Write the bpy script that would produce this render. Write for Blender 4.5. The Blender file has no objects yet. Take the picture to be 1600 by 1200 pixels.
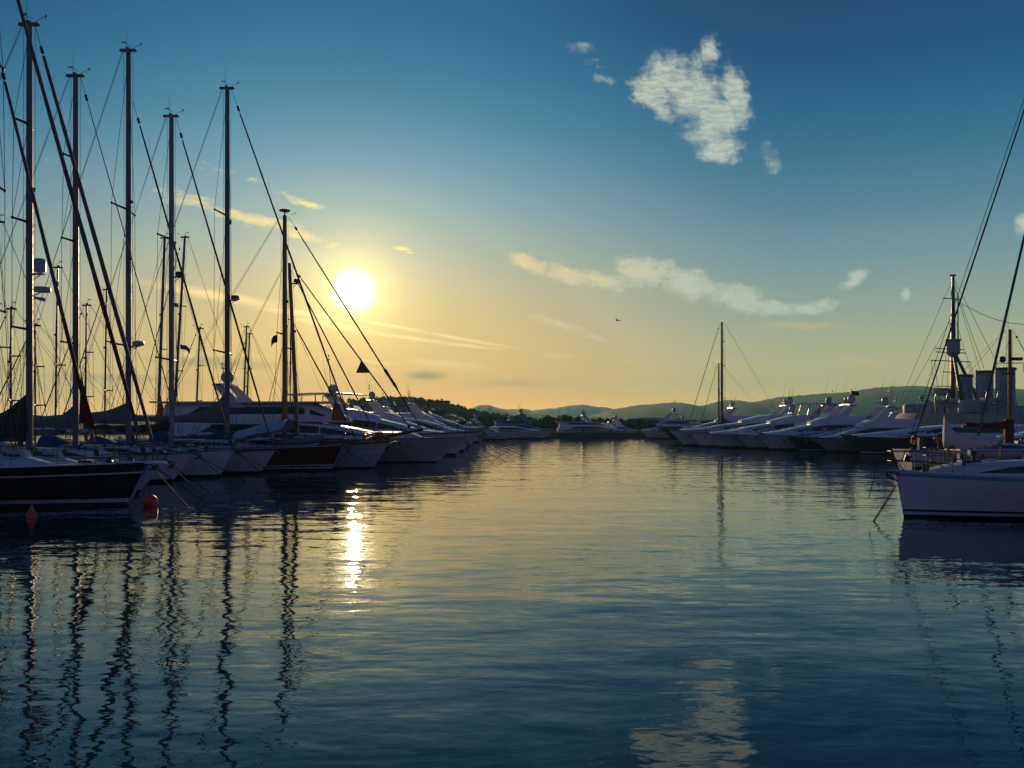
import bpy, math, random
from mathutils import Vector, Matrix, noise as mnoise
R = math.radians
random.seed(7)
scene = bpy.context.scene
COL = scene.collection
F, CH, HY = 1386.0, 3.1, 660.0        # focal length (photo pixels), eye height (m), horizon row

def at(x, y, Y):                       # a point of the place, from where it shows and how far off it is
    return Vector(((x - 800) / F * Y, Y, CH - (y - HY) / F * Y))

# ------------------------------------------------------------------ mesh helpers
class MB:
    def __init__(s): s.v = []; s.f = []; s.m = []
    def vert(s, p): s.v.append(tuple(p)); return len(s.v) - 1
    def face(s, idx, m=0): s.f.append(tuple(idx)); s.m.append(m)
    def poly(s, pts, m=0):
        b = len(s.v); s.v += [tuple(p) for p in pts]; s.face(range(b, b + len(pts)), m)
    def loft(s, rings, closed=True, cap0=True, cap1=True, mats=None, m=0):
        n = len(rings[0]); b = len(s.v)
        for r in rings: s.v += [tuple(p) for p in r]
        k = n if closed else n - 1
        for i in range(len(rings) - 1):
            for j in range(k):
                a = b + i * n + j; c = b + i * n + (j + 1) % n
                s.face((a, c, c + n, a + n), mats[j] if mats else m)
        if closed and cap0: s.face([b + j for j in range(n)][::-1], m)
        if closed and cap1: s.face([b + (len(rings) - 1) * n + j for j in range(n)], m)
    def box(s, c, d, m=0, rz=0, taper=1.0):
        cx, cy, cz = c; dx, dy, dz = d[0] / 2, d[1] / 2, d[2] / 2
        ca, sa = math.cos(rz), math.sin(rz)
        rg = []
        for z, t in ((-dz, 1.0), (dz, taper)):
            rg.append([(cx + x * t * ca - y * t * sa, cy + x * t * sa + y * t * ca, cz + z) for x, y in ((-dx, -dy), (dx, -dy), (dx, dy), (-dx, dy))])
        s.loft(rg, m=m)
    def tube(s, p, q, r, r2=None, n=6, m=0, ex=1.0):
        s.path([p, q], r, n=n, m=m, radii=[r, r if r2 is None else r2], ex=ex)
    def path(s, pts, r, n=6, m=0, radii=None, ex=1.0):
        pts = [Vector(p) for p in pts]; rings = []
        for i, p in enumerate(pts):
            d = (pts[min(i + 1, len(pts) - 1)] - pts[max(i - 1, 0)]).normalized()
            up = Vector((1, 0, 0)) if abs(d.z) > .8 else Vector((0, 0, 1))
            e1 = d.cross(up).normalized(); e2 = d.cross(e1)
            rr = radii[i] if radii else r
            rings.append([p + e1 * (rr * math.cos(2 * math.pi * k / n)) + e2 * (rr * ex * math.sin(2 * math.pi * k / n)) for k in range(n)])
        s.loft(rings, m=m)
    def sphere(s, c, r, nu=12, nv=8, m=0, zs=1.0, v0=0.0):
        c = Vector(c); rings = []
        for i in range(nv + 1):
            a = math.pi * (v0 + (1 - v0) * i / nv) ; rr = max(r * math.sin(a), 1e-4)
            rings.append([c + Vector((rr * math.cos(2 * math.pi * k / nu), rr * math.sin(2 * math.pi * k / nu), -r * zs * math.cos(a))) for k in range(nu)])
        s.loft(rings, m=m)
    def lathe(s, prof, c=(0, 0, 0), n=14, m=0):
        c = Vector(c)
        s.loft([[c + Vector((r * math.cos(2 * math.pi * k / n), r * math.sin(2 * math.pi * k / n), z)) for k in range(n)] for r, z in prof], m=m)
    def build(s, name, mats, parent=None, smooth=True, ang=38):
        me = bpy.data.meshes.new(name); me.from_pydata(s.v, [], s.f)
        for mm in (mats if isinstance(mats, (list, tuple)) else [mats]): me.materials.append(mm)
        me.polygons.foreach_set('material_index', s.m)
        me.validate(); me.update()
        if smooth:
            me.polygons.foreach_set('use_smooth', [True] * len(me.polygons))
            me.set_sharp_from_angle(angle=R(ang))
        o = bpy.data.objects.new(name, me); COL.objects.link(o)
        if parent is not None: o.parent = parent
        return o

def tag(o, label=None, cat=None, group=None, kind=None):
    if label: o['label'] = label
    if cat: o['category'] = cat
    if group: o['group'] = group
    if kind: o['kind'] = kind
    return o
def thing(name, loc, yaw=0.0, label=None, cat=None, group=None):
    o = bpy.data.objects.new(name, None); COL.objects.link(o)
    o.location = loc; o.rotation_euler.z = yaw; o.empty_display_size = .3
    return tag(o, label, cat, group)

# ------------------------------------------------------------------ node helpers
class S:                                # a socket one can do arithmetic with
    nt = None
    def __init__(s, k): s.k = k
    @staticmethod
    def op(o, *a, clamp=False):
        n = S.nt.nodes.new('ShaderNodeMath'); n.operation = o; n.use_clamp = clamp
        for i, x in enumerate(a):
            if isinstance(x, S): S.nt.links.new(x.k, n.inputs[i])
            else: n.inputs[i].default_value = x
        return S(n.outputs[0])
    def __add__(s, o): return S.op('ADD', s, o)
    def __radd__(s, o): return S.op('ADD', o, s)
    def __sub__(s, o): return S.op('SUBTRACT', s, o)
    def __rsub__(s, o): return S.op('SUBTRACT', o, s)
    def __mul__(s, o): return S.op('MULTIPLY', s, o)
    def __rmul__(s, o): return S.op('MULTIPLY', o, s)
    def __truediv__(s, o): return S.op('DIVIDE', s, o)
    def __rtruediv__(s, o): return S.op('DIVIDE', o, s)
    def __pow__(s, o): return S.op('POWER', s, o)
def smooth(x, a, b, lo=0.0, hi=1.0):
    n = S.nt.nodes.new('ShaderNodeMapRange'); n.interpolation_type = 'SMOOTHSTEP'
    S.nt.links.new(x.k, n.inputs['Value'])
    for k, v in (('From Min', a), ('From Max', b), ('To Min', lo), ('To Max', hi)): n.inputs[k].default_value = v
    return S(n.outputs['Result'])
def lin(c): return tuple((x / 255 / 12.92) if x / 255 <= .04045 else ((x / 255 + .055) / 1.055) ** 2.4 for x in c)
def ramp(x, stops):
    n = S.nt.nodes.new('ShaderNodeValToRGB'); S.nt.links.new(x.k, n.inputs[0])
    el = n.color_ramp.elements
    while len(el) < len(stops): el.new(.5)
    for e, (p, c) in zip(el, sorted(stops)): e.position = p; e.color = (*c, 1)
    return n.outputs[0]
def mixc(fac, a, b, mode='MIX'):
    n = S.nt.nodes.new('ShaderNodeMix'); n.data_type = 'RGBA'; n.blend_type = mode; n.clamp_factor = True
    for sock, x in ((n.inputs[0], fac), (n.inputs[6], a), (n.inputs[7], b)):
        x = x.k if isinstance(x, S) else x
        if hasattr(x, 'is_linked'): S.nt.links.new(x, sock)
        elif isinstance(x, (int, float)): sock.default_value = x
        else: sock.default_value = (*x, 1)
    return n.outputs[2]
def combine(x, y, z):
    n = S.nt.nodes.new('ShaderNodeCombineXYZ')
    for i, a in enumerate((x, y, z)):
        if isinstance(a, S): S.nt.links.new(a.k, n.inputs[i])
        else: n.inputs[i].default_value = a
    return n.outputs[0]
def noise(vec, scale, detail=3, rough=.55, dist=0.0, typ=None):
    n = S.nt.nodes.new('ShaderNodeTexNoise')
    if typ: n.noise_type = typ
    if vec is not None: S.nt.links.new(vec, n.inputs['Vector'])
    n.inputs['Scale'].default_value = scale; n.inputs['Detail'].default_value = detail
    n.inputs['Roughness'].default_value = rough; n.inputs['Distortion'].default_value = dist
    return S(n.outputs[0])

MATS = {}
def mat(name, col, rough=.45, metal=0.0, var=.18, scale=3.0, bump=0.0, spec=.5, grime=0.0, coat=0.0):
    if name in MATS: return MATS[name]
    m = bpy.data.materials.new(name); m.use_nodes = True
    nt = m.node_tree; S.nt = nt; b = nt.nodes['Principled BSDF']
    tc = nt.nodes.new('ShaderNodeTexCoord')
    f = noise(tc.outputs['Object'], scale, 5, .6)
    lo = tuple(c * (1 - var) for c in col); hi = tuple(min(1, c * (1 + var)) for c in col)
    c = ramp(f, [(.3, lo), (.7, hi)])
    if grime:                            # streaky dirt running down
        mp = nt.nodes.new('ShaderNodeMapping'); mp.inputs['Scale'].default_value = (5, 5, .7)
        nt.links.new(tc.outputs['Object'], mp.inputs['Vector'])
        g = smooth(noise(mp.outputs[0], 1.3, 6, .65), .48, .72, 0, grime)
        c = mixc(g, c, tuple(x * .35 for x in col))
    nt.links.new(c, b.inputs['Base Color'])
    r = smooth(noise(tc.outputs['Object'], scale * 2.3, 4), .3, .7, max(rough - .08, .02), min(rough + .1, 1))
    nt.links.new(r.k, b.inputs['Roughness'])
    b.inputs['Metallic'].default_value = metal; b.inputs['Specular IOR Level'].default_value = spec
    b.inputs['Coat Weight'].default_value = coat
    if bump:
        bn = nt.nodes.new('ShaderNodeBump'); bn.inputs['Strength'].default_value = .6; bn.inputs['Distance'].default_value = bump
        nt.links.new(noise(tc.outputs['Object'], scale * 4, 6, .65).k, bn.inputs['Height']); nt.links.new(bn.outputs[0], b.inputs['Normal'])
    MATS[name] = m
    return m

# ------------------------------------------------------------------ sun and sky
SUN_EL, SUN_AZ = R(8.28), R(-10.1)      # azimuth from +Y, clockwise
SD = Vector((math.sin(SUN_AZ) * math.cos(SUN_EL), math.cos(SUN_AZ) * math.cos(SUN_EL), math.sin(SUN_EL)))
sl = bpy.data.lights.new('sun', 'SUN'); sl.energy = 4.2; sl.angle = R(.55); sl.color = (1.0, .68, .36)
so = bpy.data.objects.new('sun', sl); COL.objects.link(so)
so.rotation_euler = SD.to_track_quat('Z', 'Y').to_euler(); so.location = SD * 60

world = bpy.data.worlds.new('World'); scene.world = world; world.use_nodes = True
nt = world.node_tree; S.nt = nt
bg = nt.nodes['Background']; bg.inputs['Strength'].default_value = .1
sky = nt.nodes.new('ShaderNodeTexSky'); sky.sky_type = 'NISHITA'; sky.sun_disc = False
sky.sun_elevation = SUN_EL; sky.sun_rotation = SUN_AZ % (2 * math.pi); sky.air_density = 1.3; sky.dust_density = 2.5; sky.ozone_density = 2.0
tc = nt.nodes.new('ShaderNodeTexCoord'); sep = nt.nodes.new('ShaderNodeSeparateXYZ')
nt.links.new(tc.outputs['Generated'], sep.inputs[0])
dx, dy, dz = (S(k) for k in sep.outputs)
hor = S.op('SQRT', dx * dx + dy * dy + 1e-6)
elev = S.op('ARCTANGENT', dz / hor) * (180 / math.pi)
azd = S.op('ARCCOSINE', S.op('MINIMUM', S.op('MAXIMUM', (dx * math.sin(SUN_AZ) + dy * math.cos(SUN_AZ)) / hor, -1.0), 1.0)) * (180 / math.pi)
gsun = S.op('ARCCOSINE', S.op('MINIMUM', dx * SD.x + dy * SD.y + dz * SD.z, 1.0)) * (180 / math.pi)
def el(y): return math.degrees(math.atan((HY - y) / F))
e01 = S.op('MAXIMUM', elev / 90.0, 0.0)
def rmp(st):
    def up(p, c):
        k = 1.03 + 1.75 * math.exp(-max(p, 0) / 3.1); r = 1.05 + .16 * math.exp(-max(p, 0) / 3.5) - .9 * min(max((p - 11.5) / 13, 0), 1)
        return tuple(x * q for x, q in zip(lin(c), (k * r, k * (1 - .17 * math.exp(-max(p, 0) / 5)) * (1 - .05 * min(max((p - 6) / 6, 0), 1)), k * (1.08 - .62 * math.exp(-max(p, 0) / 5.0)))))
    return ramp(e01, [(max(p, 0) / 90, up(p, c)) for p, c in st])
near = rmp([(0, (214, 172, 98)), (el(625), (213, 176, 103)), (el(560), (212, 184, 114)), (el(500), (208, 190, 130)), (el(450), (195, 193, 148)), (el(400), (172, 188, 165)),
            (el(330), (143, 175, 175)), (el(260), (112, 156, 172)), (el(200), (84, 138, 163)), (el(120), (52, 117, 150)), (el(40), (36, 102, 139)), (34, (18, 78, 116)), (48, (10, 52, 84)), (90, (8, 36, 66))])
far = rmp([(0, (172, 166, 116)), (el(610), (166, 166, 121)), (el(560), (158, 166, 134)), (el(500), (140, 160, 150)), (el(420), (110, 150, 154)), (el(350), (84, 133, 150)),
           (el(270), (56, 112, 139)), (el(200), (32, 95, 130)), (el(100), (7, 74, 114)), (el(10), (3, 60, 100)), (34, (3, 46, 82)), (48, (4, 34, 64)), (90, (6, 28, 54))])
rear = ramp(e01, [(p / 90, lin(c)) for p, c in ((0, (108, 92, 114)), (8, (96, 86, 120)), (20, (52, 78, 126)), (40, (20, 58, 106)), (90, (8, 40, 76)))])
c = mixc(smooth(azd, 3, 29), near, far)
c = mixc(smooth(azd, 40, 110), c, rear)
# thin high cloud, placed by direction
u = (dx / S.op('MAXIMUM', dy, .05)) * F + 800.0
v = HY - (dz / S.op('MAXIMUM', dy, .05)) * F
front = smooth(dy, .1, .3)
uv = combine(u, v, 0.0)
w1 = noise(uv, .012, 4, .6) - .5; w2 = noise(combine(v, u, 37.0), .012, 4, .6) - .5
w3 = noise(uv, .045, 5, .65) - .5; w4 = noise(combine(v, u, 61.0), .045, 5, .65) - .5
fine = noise(combine(u * .5 + v * .12, v, 5.0), .055, 5, .65, .4)
rip = S(nt.nodes.new('ShaderNodeTexWave').outputs[0])
wv = rip.k.node; wv.bands_direction = 'Y'; wv.inputs['Scale'].default_value = .030; wv.inputs['Distortion'].default_value = 9.0
wv.inputs['Detail'].default_value = 3; wv.inputs['Detail Scale'].default_value = 2.0
nt.links.new(combine(u * .55 + v * .12, v - u * .06, 0.0), wv.inputs['Vector'])
def blob(cx, cy, rx, ry, ang, warp, soft=.55):
    uu = u + w1 * warp + w3 * (warp * .55) - cx; vv = v + w2 * (warp * .6) + w4 * (warp * .4) - cy
    ca, sa = math.cos(R(ang)), math.sin(R(ang))
    a = (uu * ca + vv * sa) / rx; b = (vv * ca - uu * sa) / ry
    return smooth(S.op('SQRT', a * a + b * b), 1.0, 1.0 - soft)
def mx(*a):
    r = a[0]
    for x in a[1:]: r = S.op('MAXIMUM', r, x)
    return r
big = mx(blob(1088, 150, 66, 62, 20, 60, 1), blob(1062, 120, 84, 56, 8, 110, 1), blob(1118, 185, 74, 72, 20, 110, 1), blob(1128, 235, 56, 36, -8, 90, 1), blob(1025, 150, 44, 62, -35, 100, 1), blob(1106, 80, 30, 34, 0, 80, 1) * .8, blob(1152, 150, 36, 80, -12, 90, 1))
wisp = mx(blob(908, 75, 36, 20, 8, 80, 1) * .75, blob(945, 128, 34, 14, 12, 80, 1) * .75, blob(1212, 250, 26, 46, 15, 100, 1) * .7, blob(925, 100, 40, 14, 40, 80, 1) * .5, blob(70, 250, 26, 10, 0, 60, 1) * .5)
lng = mx(blob(828, 412, 52, 18, 22, 60, 1), blob(885, 432, 70, 26, 14, 60, 1), blob(945, 440, 60, 24, -8, 70, 1), blob(1005, 424, 74, 36, 4, 80, 1), blob(1075, 446, 92, 34, 14, 70, 1), blob(1150, 468, 96, 30, 18, 60, 1), blob(1215, 484, 60, 16, 10, 50, 1), blob(1265, 484, 56, 15, -10, 60, 1),
         blob(1333, 438, 38, 16, -36, 40, 1), blob(1411, 461, 13, 17, 0, 40, 1), blob(1600, 348, 22, 26, 0, 40, 1))
st = mx(blob(400, 346, 160, 17, 15, 34, .9), blob(290, 312, 90, 20, 15, 40, 1) * .9, blob(470, 368, 80, 12, 15, 26, .9), blob(520, 382, 26, 9, 8, 24, 1), blob(628, 390, 26, 8, 10, 30, 1), blob(640, 397, 14, 4, 10, 20, 1), blob(480, 320, 44, 9, 14, 34, 1), blob(450, 308, 40, 8, 16, 40, 1) * .7, blob(340, 262, 60, 12, 14, 40, 1) * .6, blob(410, 285, 40, 8, 8, 40, 1) * .55,
        blob(880, 510, 76, 14, 15, 30, 1), blob(935, 530, 50, 9, 18, 20, 1), blob(250, 300, 36, 12, 10, 30, 1) * .7)
lo = mx(blob(330, 460, 160, 12, 10, 10, .9), blob(480, 490, 110, 7, 6, 8, .9), blob(610, 509, 100, 4.2, 10, 7, .9), blob(735, 532, 105, 4.2, 10.5, 7, .9), blob(520, 508, 100, 8, 10, 8, .9), blob(640, 528, 100, 4.5, 8, 7, .9), blob(735, 541, 80, 3.5, 7, 7, .9), blob(700, 570, 95, 9, 5, 14, .9) * .7,
        blob(880, 556, 46, 6, 4, 20, .9) * .6, blob(985, 566, 36, 8, 4, 24, .9) * .55, blob(1120, 565, 60, 8, 3, 30, .9) * .4, blob(1250, 510, 110, 9, 1, 40, .9) * .35, blob(1340, 566, 60, 9, 4, 40, .9) * .4, blob(300, 552, 160, 6, 2, 26, .9) * .5, blob(590, 566, 50, 4, 6, 10, .9) * .7)
grey = mx(blob(665, 587, 46, 10, 0, 12, .9), blob(330, 566, 150, 13, 3, 30, .9) * .7, blob(180, 590, 160, 8, 2, 30, .9) * .5, blob(800, 600, 90, 9, 2, 30, .9) * .3)
fine2 = noise(combine(u * .6 + v * .1, v, 11.0), .05, 7, .72, .3)
streak = noise(combine(u * .22 + v * .05, v - u * .16, 21.0), .085, 5, .66, .25)
def erode(m, tx, k, lo_=.30, hi_=.95): return smooth(m * 1.15 + (tx - .5) * k, lo_, hi_) * smooth(m, .02, .25)
abig = erode(S.op('MINIMUM', big * 1.35, 1.0), fine2 * .7 + fine * .3, 2.1, .06, 1.5) * smooth(rip * .4 + fine2 * .6, .2, .62, .76, 1.0)
alpha_w = mx(abig * 1.0, erode(wisp, fine2 * .5 + streak * .5, 3.0, .2, 1.7) * .6, erode(lng, streak * .35 + fine2 * .65, 2.8, .02, 1.15) * .95)
alpha_s = mx(erode(st, streak * .75 + fine2 * .25, 3.6, .22, 1.5) * .9
    , lo * .01)
c = mixc(grey * front * .75, c, lin((150, 146, 118)))
warmf = smooth(gsun, 4, 26)
cw = mixc(warmf, lin((250, 222, 150)), lin((196, 204, 190)))
cs = mixc(smooth(gsun, 3, 16), lin((255, 232, 150)), lin((236, 216, 172)))
c = mixc(alpha_w * front, c, cw)
c = mixc(alpha_s * front, c, cs)
c = mixc(lo * (smooth(streak, .3, .6) * .4 + .6) * front, c, mixc(smooth(gsun, 3, 22), (1.3, .95, .42), (.90, .60, .20)))
# brightness of the air round the sun
def lobe(w, k): return S.op('EXPONENT', S.op('POWER', gsun / w, 1.0) * -1.0) * k
core = smooth(gsun, 1.75, .3) * 2.6
glow = nt.nodes.new('ShaderNodeVectorMath'); glow.operation = 'SCALE'; glow.inputs[0].default_value = (1.0, .74, .22)
nt.links.new((lobe(1.25, 2.0) + lobe(3.4, .60) + lobe(9.0, .085)).k, glow.inputs['Scale'])
gc = nt.nodes.new('ShaderNodeVectorMath'); gc.operation = 'SCALE'; gc.inputs[0].default_value = (1.0, .93, .72); nt.links.new(core.k, gc.inputs['Scale'])
c = mixc(1.0, c, glow.outputs[0], 'ADD'); c = mixc(1.0, c, gc.outputs[0], 'ADD')
ten = nt.nodes.new('ShaderNodeVectorMath'); ten.operation = 'SCALE'; ten.inputs['Scale'].default_value = 10.0; nt.links.new(c, ten.inputs[0])
nt.links.new(mixc(.992, sky.outputs[0], ten.outputs[0]), bg.inputs['Color'])

# ------------------------------------------------------------------ camera
cam = bpy.data.cameras.new('camera'); co = bpy.data.objects.new('camera', cam); COL.objects.link(co)
co.location = (0, 0, CH); co.rotation_euler = (R(90), 0, 0)
cam.sensor_width = 36; cam.lens = 36 * F / 1600; cam.shift_y = (HY - 600) / 1600; cam.clip_start = .2; cam.clip_end = 20000
scene.camera = co
scene.view_settings.view_transform = 'Standard'; scene.view_settings.look = 'None'
scene.view_settings.exposure = 0; scene.view_settings.gamma = 1
cy = scene.cycles
cy.use_denoising = True; cy.max_bounces = 6; cy.glossy_bounces = 4; cy.diffuse_bounces = 3; cy.volume_bounces = 1; cy.transmission_bounces = 4
cy.sample_clamp_indirect = 8.0

# ------------------------------------------------------------------ water
def water_mat():
    m = bpy.data.materials.new('harbour_water'); m.use_nodes = True; nt = m.node_tree; S.nt = nt
    b = nt.nodes['Principled BSDF']; b.inputs['Base Color'].default_value = (.008, .034, .046, 1)
    b.inputs['Roughness'].default_value = .012; b.inputs['IOR'].default_value = 1.38
    g = nt.nodes.new('ShaderNodeTexCoord'); sp = nt.nodes.new('ShaderNodeSeparateXYZ'); nt.links.new(g.outputs['Object'], sp.inputs[0])
    x, y = S(sp.outputs[0]), S(sp.outputs[1])
    swell = noise(combine(x * .42 + y * .08, y * 1.0, 0.0), .75, 3, .5, .3)
    mid = noise(combine(x * .55 - y * .1, y, 3.0), 2.4, 3, .55, .4)
    breeze = smooth(noise(combine(x * .35, y * .55, 1.7), .055, 3, .55), .45, .64, .25, 1.0)   # patches ruffled by the wind
    wx, wy = (x - 8.5) / 11.0, (y - 43.0) / 8.0
    breeze = S.op('MAXIMUM', breeze, smooth(S.op('SQRT', wx * wx + wy * wy) + (noise(combine(x * .3, y * .5, 8.0), .5, 4, .6) - .5) * 1.2, 1.0, .3, 0.0, 1.35))
    def slope(vec, sc, d):
        n = nt.nodes.new('ShaderNodeTexNoise'); nt.links.new(vec, n.inputs['Vector']); n.inputs['Scale'].default_value = sc; n.inputs['Detail'].default_value = d; n.inputs['Roughness'].default_value = .6
        q = nt.nodes.new('ShaderNodeSeparateXYZ'); nt.links.new(n.outputs['Color'], q.inputs[0]); return S(q.outputs[0]) - .5, S(q.outputs[1]) - .5
    ax, ay = slope(combine(x * .5 + y * .1, y, 4.0), 2.2, 3); rx, ry = slope(combine(x * .7 + y * .15, y, 9.0), 8.0, 3)
    amp = breeze * .20
    nrm = combine(ax * .07 + rx * amp * .85, ay * .075 + ry * amp * .6, 1.0)
    nv = nt.nodes.new('ShaderNodeVectorMath'); nv.operation = 'NORMALIZE'; nt.links.new(nrm, nv.inputs[0])
    big_ = noise(combine(x * .34 + y * .05, y, 14.0), .42, 2, .45, .2)
    h = big_ * .034 + swell * .023 + mid * .0056
    bn = nt.nodes.new('ShaderNodeBump'); bn.inputs['Strength'].default_value = 1.0; bn.inputs['Distance'].default_value = 1.0
    nt.links.new(nv.outputs[0], bn.inputs['Normal'])
    nt.links.new(h.k, bn.inputs['Height']); nt.links.new(bn.outputs[0], b.inputs['Normal'])
    return m
w = MB(); w.poly([(-3500, -60, 0), (3500, -60, 0), (3500, 400, 0), (-3500, 400, 0)])
tag(w.build('water', water_mat(), smooth=False), 'calm rippled harbour water mirroring the sunset sky', None, None, 'structure')

# ------------------------------------------------------------------ land and hills
def hill_mat(name, col, sc):
    m = bpy.data.materials.new(name); m.use_nodes = True; nt = m.node_tree; S.nt = nt; b = nt.nodes['Principled BSDF']
    g = nt.nodes.new('ShaderNodeTexCoord')
    f = noise(g.outputs['Object'], sc, 7, .7)
    nt.links.new(ramp(f, [(.35, tuple(c * .55 for c in col)), (.52, col), (.68, tuple(c * 1.9 for c in col))]), b.inputs['Base Color'])
    b.inputs['Roughness'].default_value = .95; b.inputs['Specular IOR Level'].default_value = .1
    return m
def ridge(name, pts, Y, front, back, mt, rough, label, nx=260, seed=0.0, wood=0.0):
    mb = MB(); nj = 14
    x0, x1 = pts[0][0], pts[-1][0]
    def hgt(px):
        for (a, ya), (b, yb) in zip(pts, pts[1:]):
            if a <= px <= b:
                t = (px - a) / (b - a); t = t * t * (3 - 2 * t) * .5 + t * .5
                return CH - (ya + (yb - ya) * t - HY) / F * Y
        return 0
    cols = []
    for i in range(nx + 1):
        px = x0 + (x1 - x0) * i / nx; X = (px - 800) / F * Y; h = hgt(px); ring = []
        for j in range(nj + 1):
            t = j / nj
            yy, k = (Y - front * (1 - t / .6), math.sin(t / .6 * math.pi / 2) ** .8) if t <= .6 else (Y + back * (t - .6) / .4, math.cos((t - .6) / .4 * math.pi / 2))
            n = mnoise.fractal(Vector((X / rough, yy / rough, seed)), .9, 2.1, 5)
            e = mnoise.noise(Vector((X / wood, yy / wood, seed + 9))) if wood else 0.0
            ring.append((X * (1 + (yy - Y) / Y * .6), yy, max(h * k * (1 + .16 * n * (1 - k * .75)), .3) + (e * wood * .16 if 0 < j < nj else 0)))
        cols.append(ring)
    mb.loft(cols, closed=False)
    return tag(mb.build(name, mt, ang=80), label, None, None, 'structure')
hm = hill_mat('hill_scrub', (.035, .045, .03), .012)
ridge('hill', [(885, 660), (915, 652), (960, 639), (1000, 633), (1051, 629.5), (1090, 635), (1132, 626), (1170, 629), (1218, 620.6), (1300, 615.5), (1386, 606), (1427, 605), (1450, 608), (1481, 607), (1524, 608), (1600, 611), (1760, 618), (2000, 632), (2300, 655)],
      2500, 800, 600, hm, 260, 'long dark green hill rising to the right behind the yachts', seed=1, wood=16)
ridge('hill', [(640, 658), (700, 648), (733, 639.6), (749, 633), (763, 632.6), (781, 638), (794, 640), (817, 638.6), (835, 643), (855, 647.5), (873, 651), (930, 659)], 3300, 600, 500, hm, 300, 'twin topped hill in the haze at the harbour mouth', seed=2, wood=20)
ridge('mountain', [(770, 657), (838, 641), (864, 638.5), (886, 635), (911, 633), (934, 635.6), (963, 639), (1010, 648), (1090, 658)], 4600, 700, 500, hm, 420, 'palest and farthest mountain fading into the haze', seed=3, wood=26)
ridge('hill', [(-300, 656), (0, 652), (300, 648), (420, 644), (500, 637), (545, 631), (600, 628), (646, 628), (690, 633), (722, 642), (750, 650), (800, 656), (900, 659)], 650, 260, 260, hill_mat('hill_wood', (.04, .05, .028), .05), 60, 'wooded hill behind the left hand boats', seed=4, wood=7)
g = MB(); g.poly([(-4800, 245, 1.2), (4800, 245, 1.2), (4800, 5150, 1.2), (-4800, 5150, 1.2)])
tag(g.build('ground', hill_mat('shore_ground', (.03, .03, .022), .08), smooth=False), 'flat shore behind the far quay', None, None, 'structure')
hz = MB(); hz.box((0, 2560, 120), (9800, 5280, 244))
ho = tag(hz.build('haze', [], smooth=False), 'thin evening haze over the harbour and hills', 'haze', None, 'stuff')
hmz = bpy.data.materials.new('haze_air'); hmz.use_nodes = True; nt = hmz.node_tree
nt.nodes.remove(nt.nodes['Principled BSDF']); pv = nt.nodes.new('ShaderNodeVolumePrincipled')
pv.inputs['Color'].default_value = (.36, .84, .92, 1); pv.inputs["Density"].default_value = .00017; pv.inputs["Anisotropy"].default_value = .1
nt.links.new(pv.outputs[0], nt.nodes['Material Output'].inputs['Volume'])
ho.data.materials.append(hmz)
# ------------------------------------------------------------------ materials of the boats
WHITE = mat('white_gelcoat', (.66, .63, .66), .3, var=.07, grime=.25, scale=1.2, coat=.3)
CREAM = mat('cream_gelcoat', (.58, .55, .53), .3, var=.06, grime=.25, scale=1.2, coat=.3)
GREY = mat('grey_hull_paint', (.44, .43, .44), .3, var=.07, grime=.3, scale=1.2, coat=.3)
DARK = mat('black_hull_paint', (.012, .010, .014), .2, var=.3, scale=1.0, coat=.3)
MAROON = mat('dark_red_hull_paint', (.085, .008, .010), .22, var=.2, scale=1.0, coat=.3)
NAVY = mat('navy_hull_paint', (.012, .015, .035), .2, var=.2, coat=.3)
ANTI = mat('dark_antifouling', (.012, .012, .014), .7, var=.4)
ANTIR = mat('red_antifouling', (.10, .012, .010), .7, var=.3)
STRIPE = mat('white_stripe_paint', (.62, .62, .66), .3, var=.05)
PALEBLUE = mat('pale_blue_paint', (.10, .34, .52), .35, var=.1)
DECK = mat('deck_gelcoat', (.56, .57, .60), .5, var=.08, scale=4)
TEAK = mat('teak_planks', (.20, .12, .065), .55, var=.3, scale=7)
VARN = mat('varnished_wood', (.20, .055, .016), .25, var=.3, scale=5, coat=.4)
ALU = mat('anodised_aluminium', (.13, .125, .16), .5, .25, var=.12, scale=2)
DALU = mat('dark_spar_paint', (.05, .05, .06), .4, .2, var=.2)
STEEL = mat('stainless_steel', (.06, .06, .07), .35, .5, var=.08)
WIRE = mat('rigging_wire', (.035, .035, .04), .5, .3, var=.2)
ROPE = mat('mooring_rope', (.07, .06, .05), .9, var=.3, scale=20)
CHAIN = mat('rusty_chain', (.035, .028, .022), .8, var=.4, scale=14)
GLASS = mat('tinted_glass', (.008, .009, .012), .08, var=.1, coat=.5)
CANVAS = mat('grey_canvas', (.15, .145, .155), .85, var=.15, scale=2.5, bump=.02)
DCANVAS = mat('dark_canvas', (.035, .035, .04), .9, var=.2, scale=2.5, bump=.02)
LCANVAS = mat('pale_canvas', (.44, .43, .50), .85, var=.1, scale=2.5, bump=.015)
BCANVAS = mat('blue_canvas', (.03, .07, .17), .85, var=.15, scale=2.5, bump=.015)
RCANVAS = mat('dark_red_canvas', (.13, .012, .012), .85, var=.2, scale=2.5, bump=.02)
SAIL = mat('furled_sailcloth', (.10, .095, .10), .8, var=.15, scale=4)
RSAIL = mat('red_sail_strip', (.16, .012, .014), .8, var=.2, scale=4)
OSAIL = mat('orange_sailcloth', (.42, .10, .015), .7, var=.15, scale=4)
RUBBER = mat('black_rubber', (.018, .018, .02), .6, var=.3)
GRUB = mat('grey_rubber', (.16, .16, .17), .65, var=.15)
ORANGE = mat('orange_buoy_plastic', (.78, .075, .018), .42, var=.2, grime=.5, scale=3)
PLAST = mat('white_plastic', (.42, .42, .47), .4, var=.06)
REDP = mat('red_plastic', (.5, .02, .015), .4, var=.1)
GOLD = mat('yellow_plastic', (.6, .32, .03), .5, var=.15)
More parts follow.
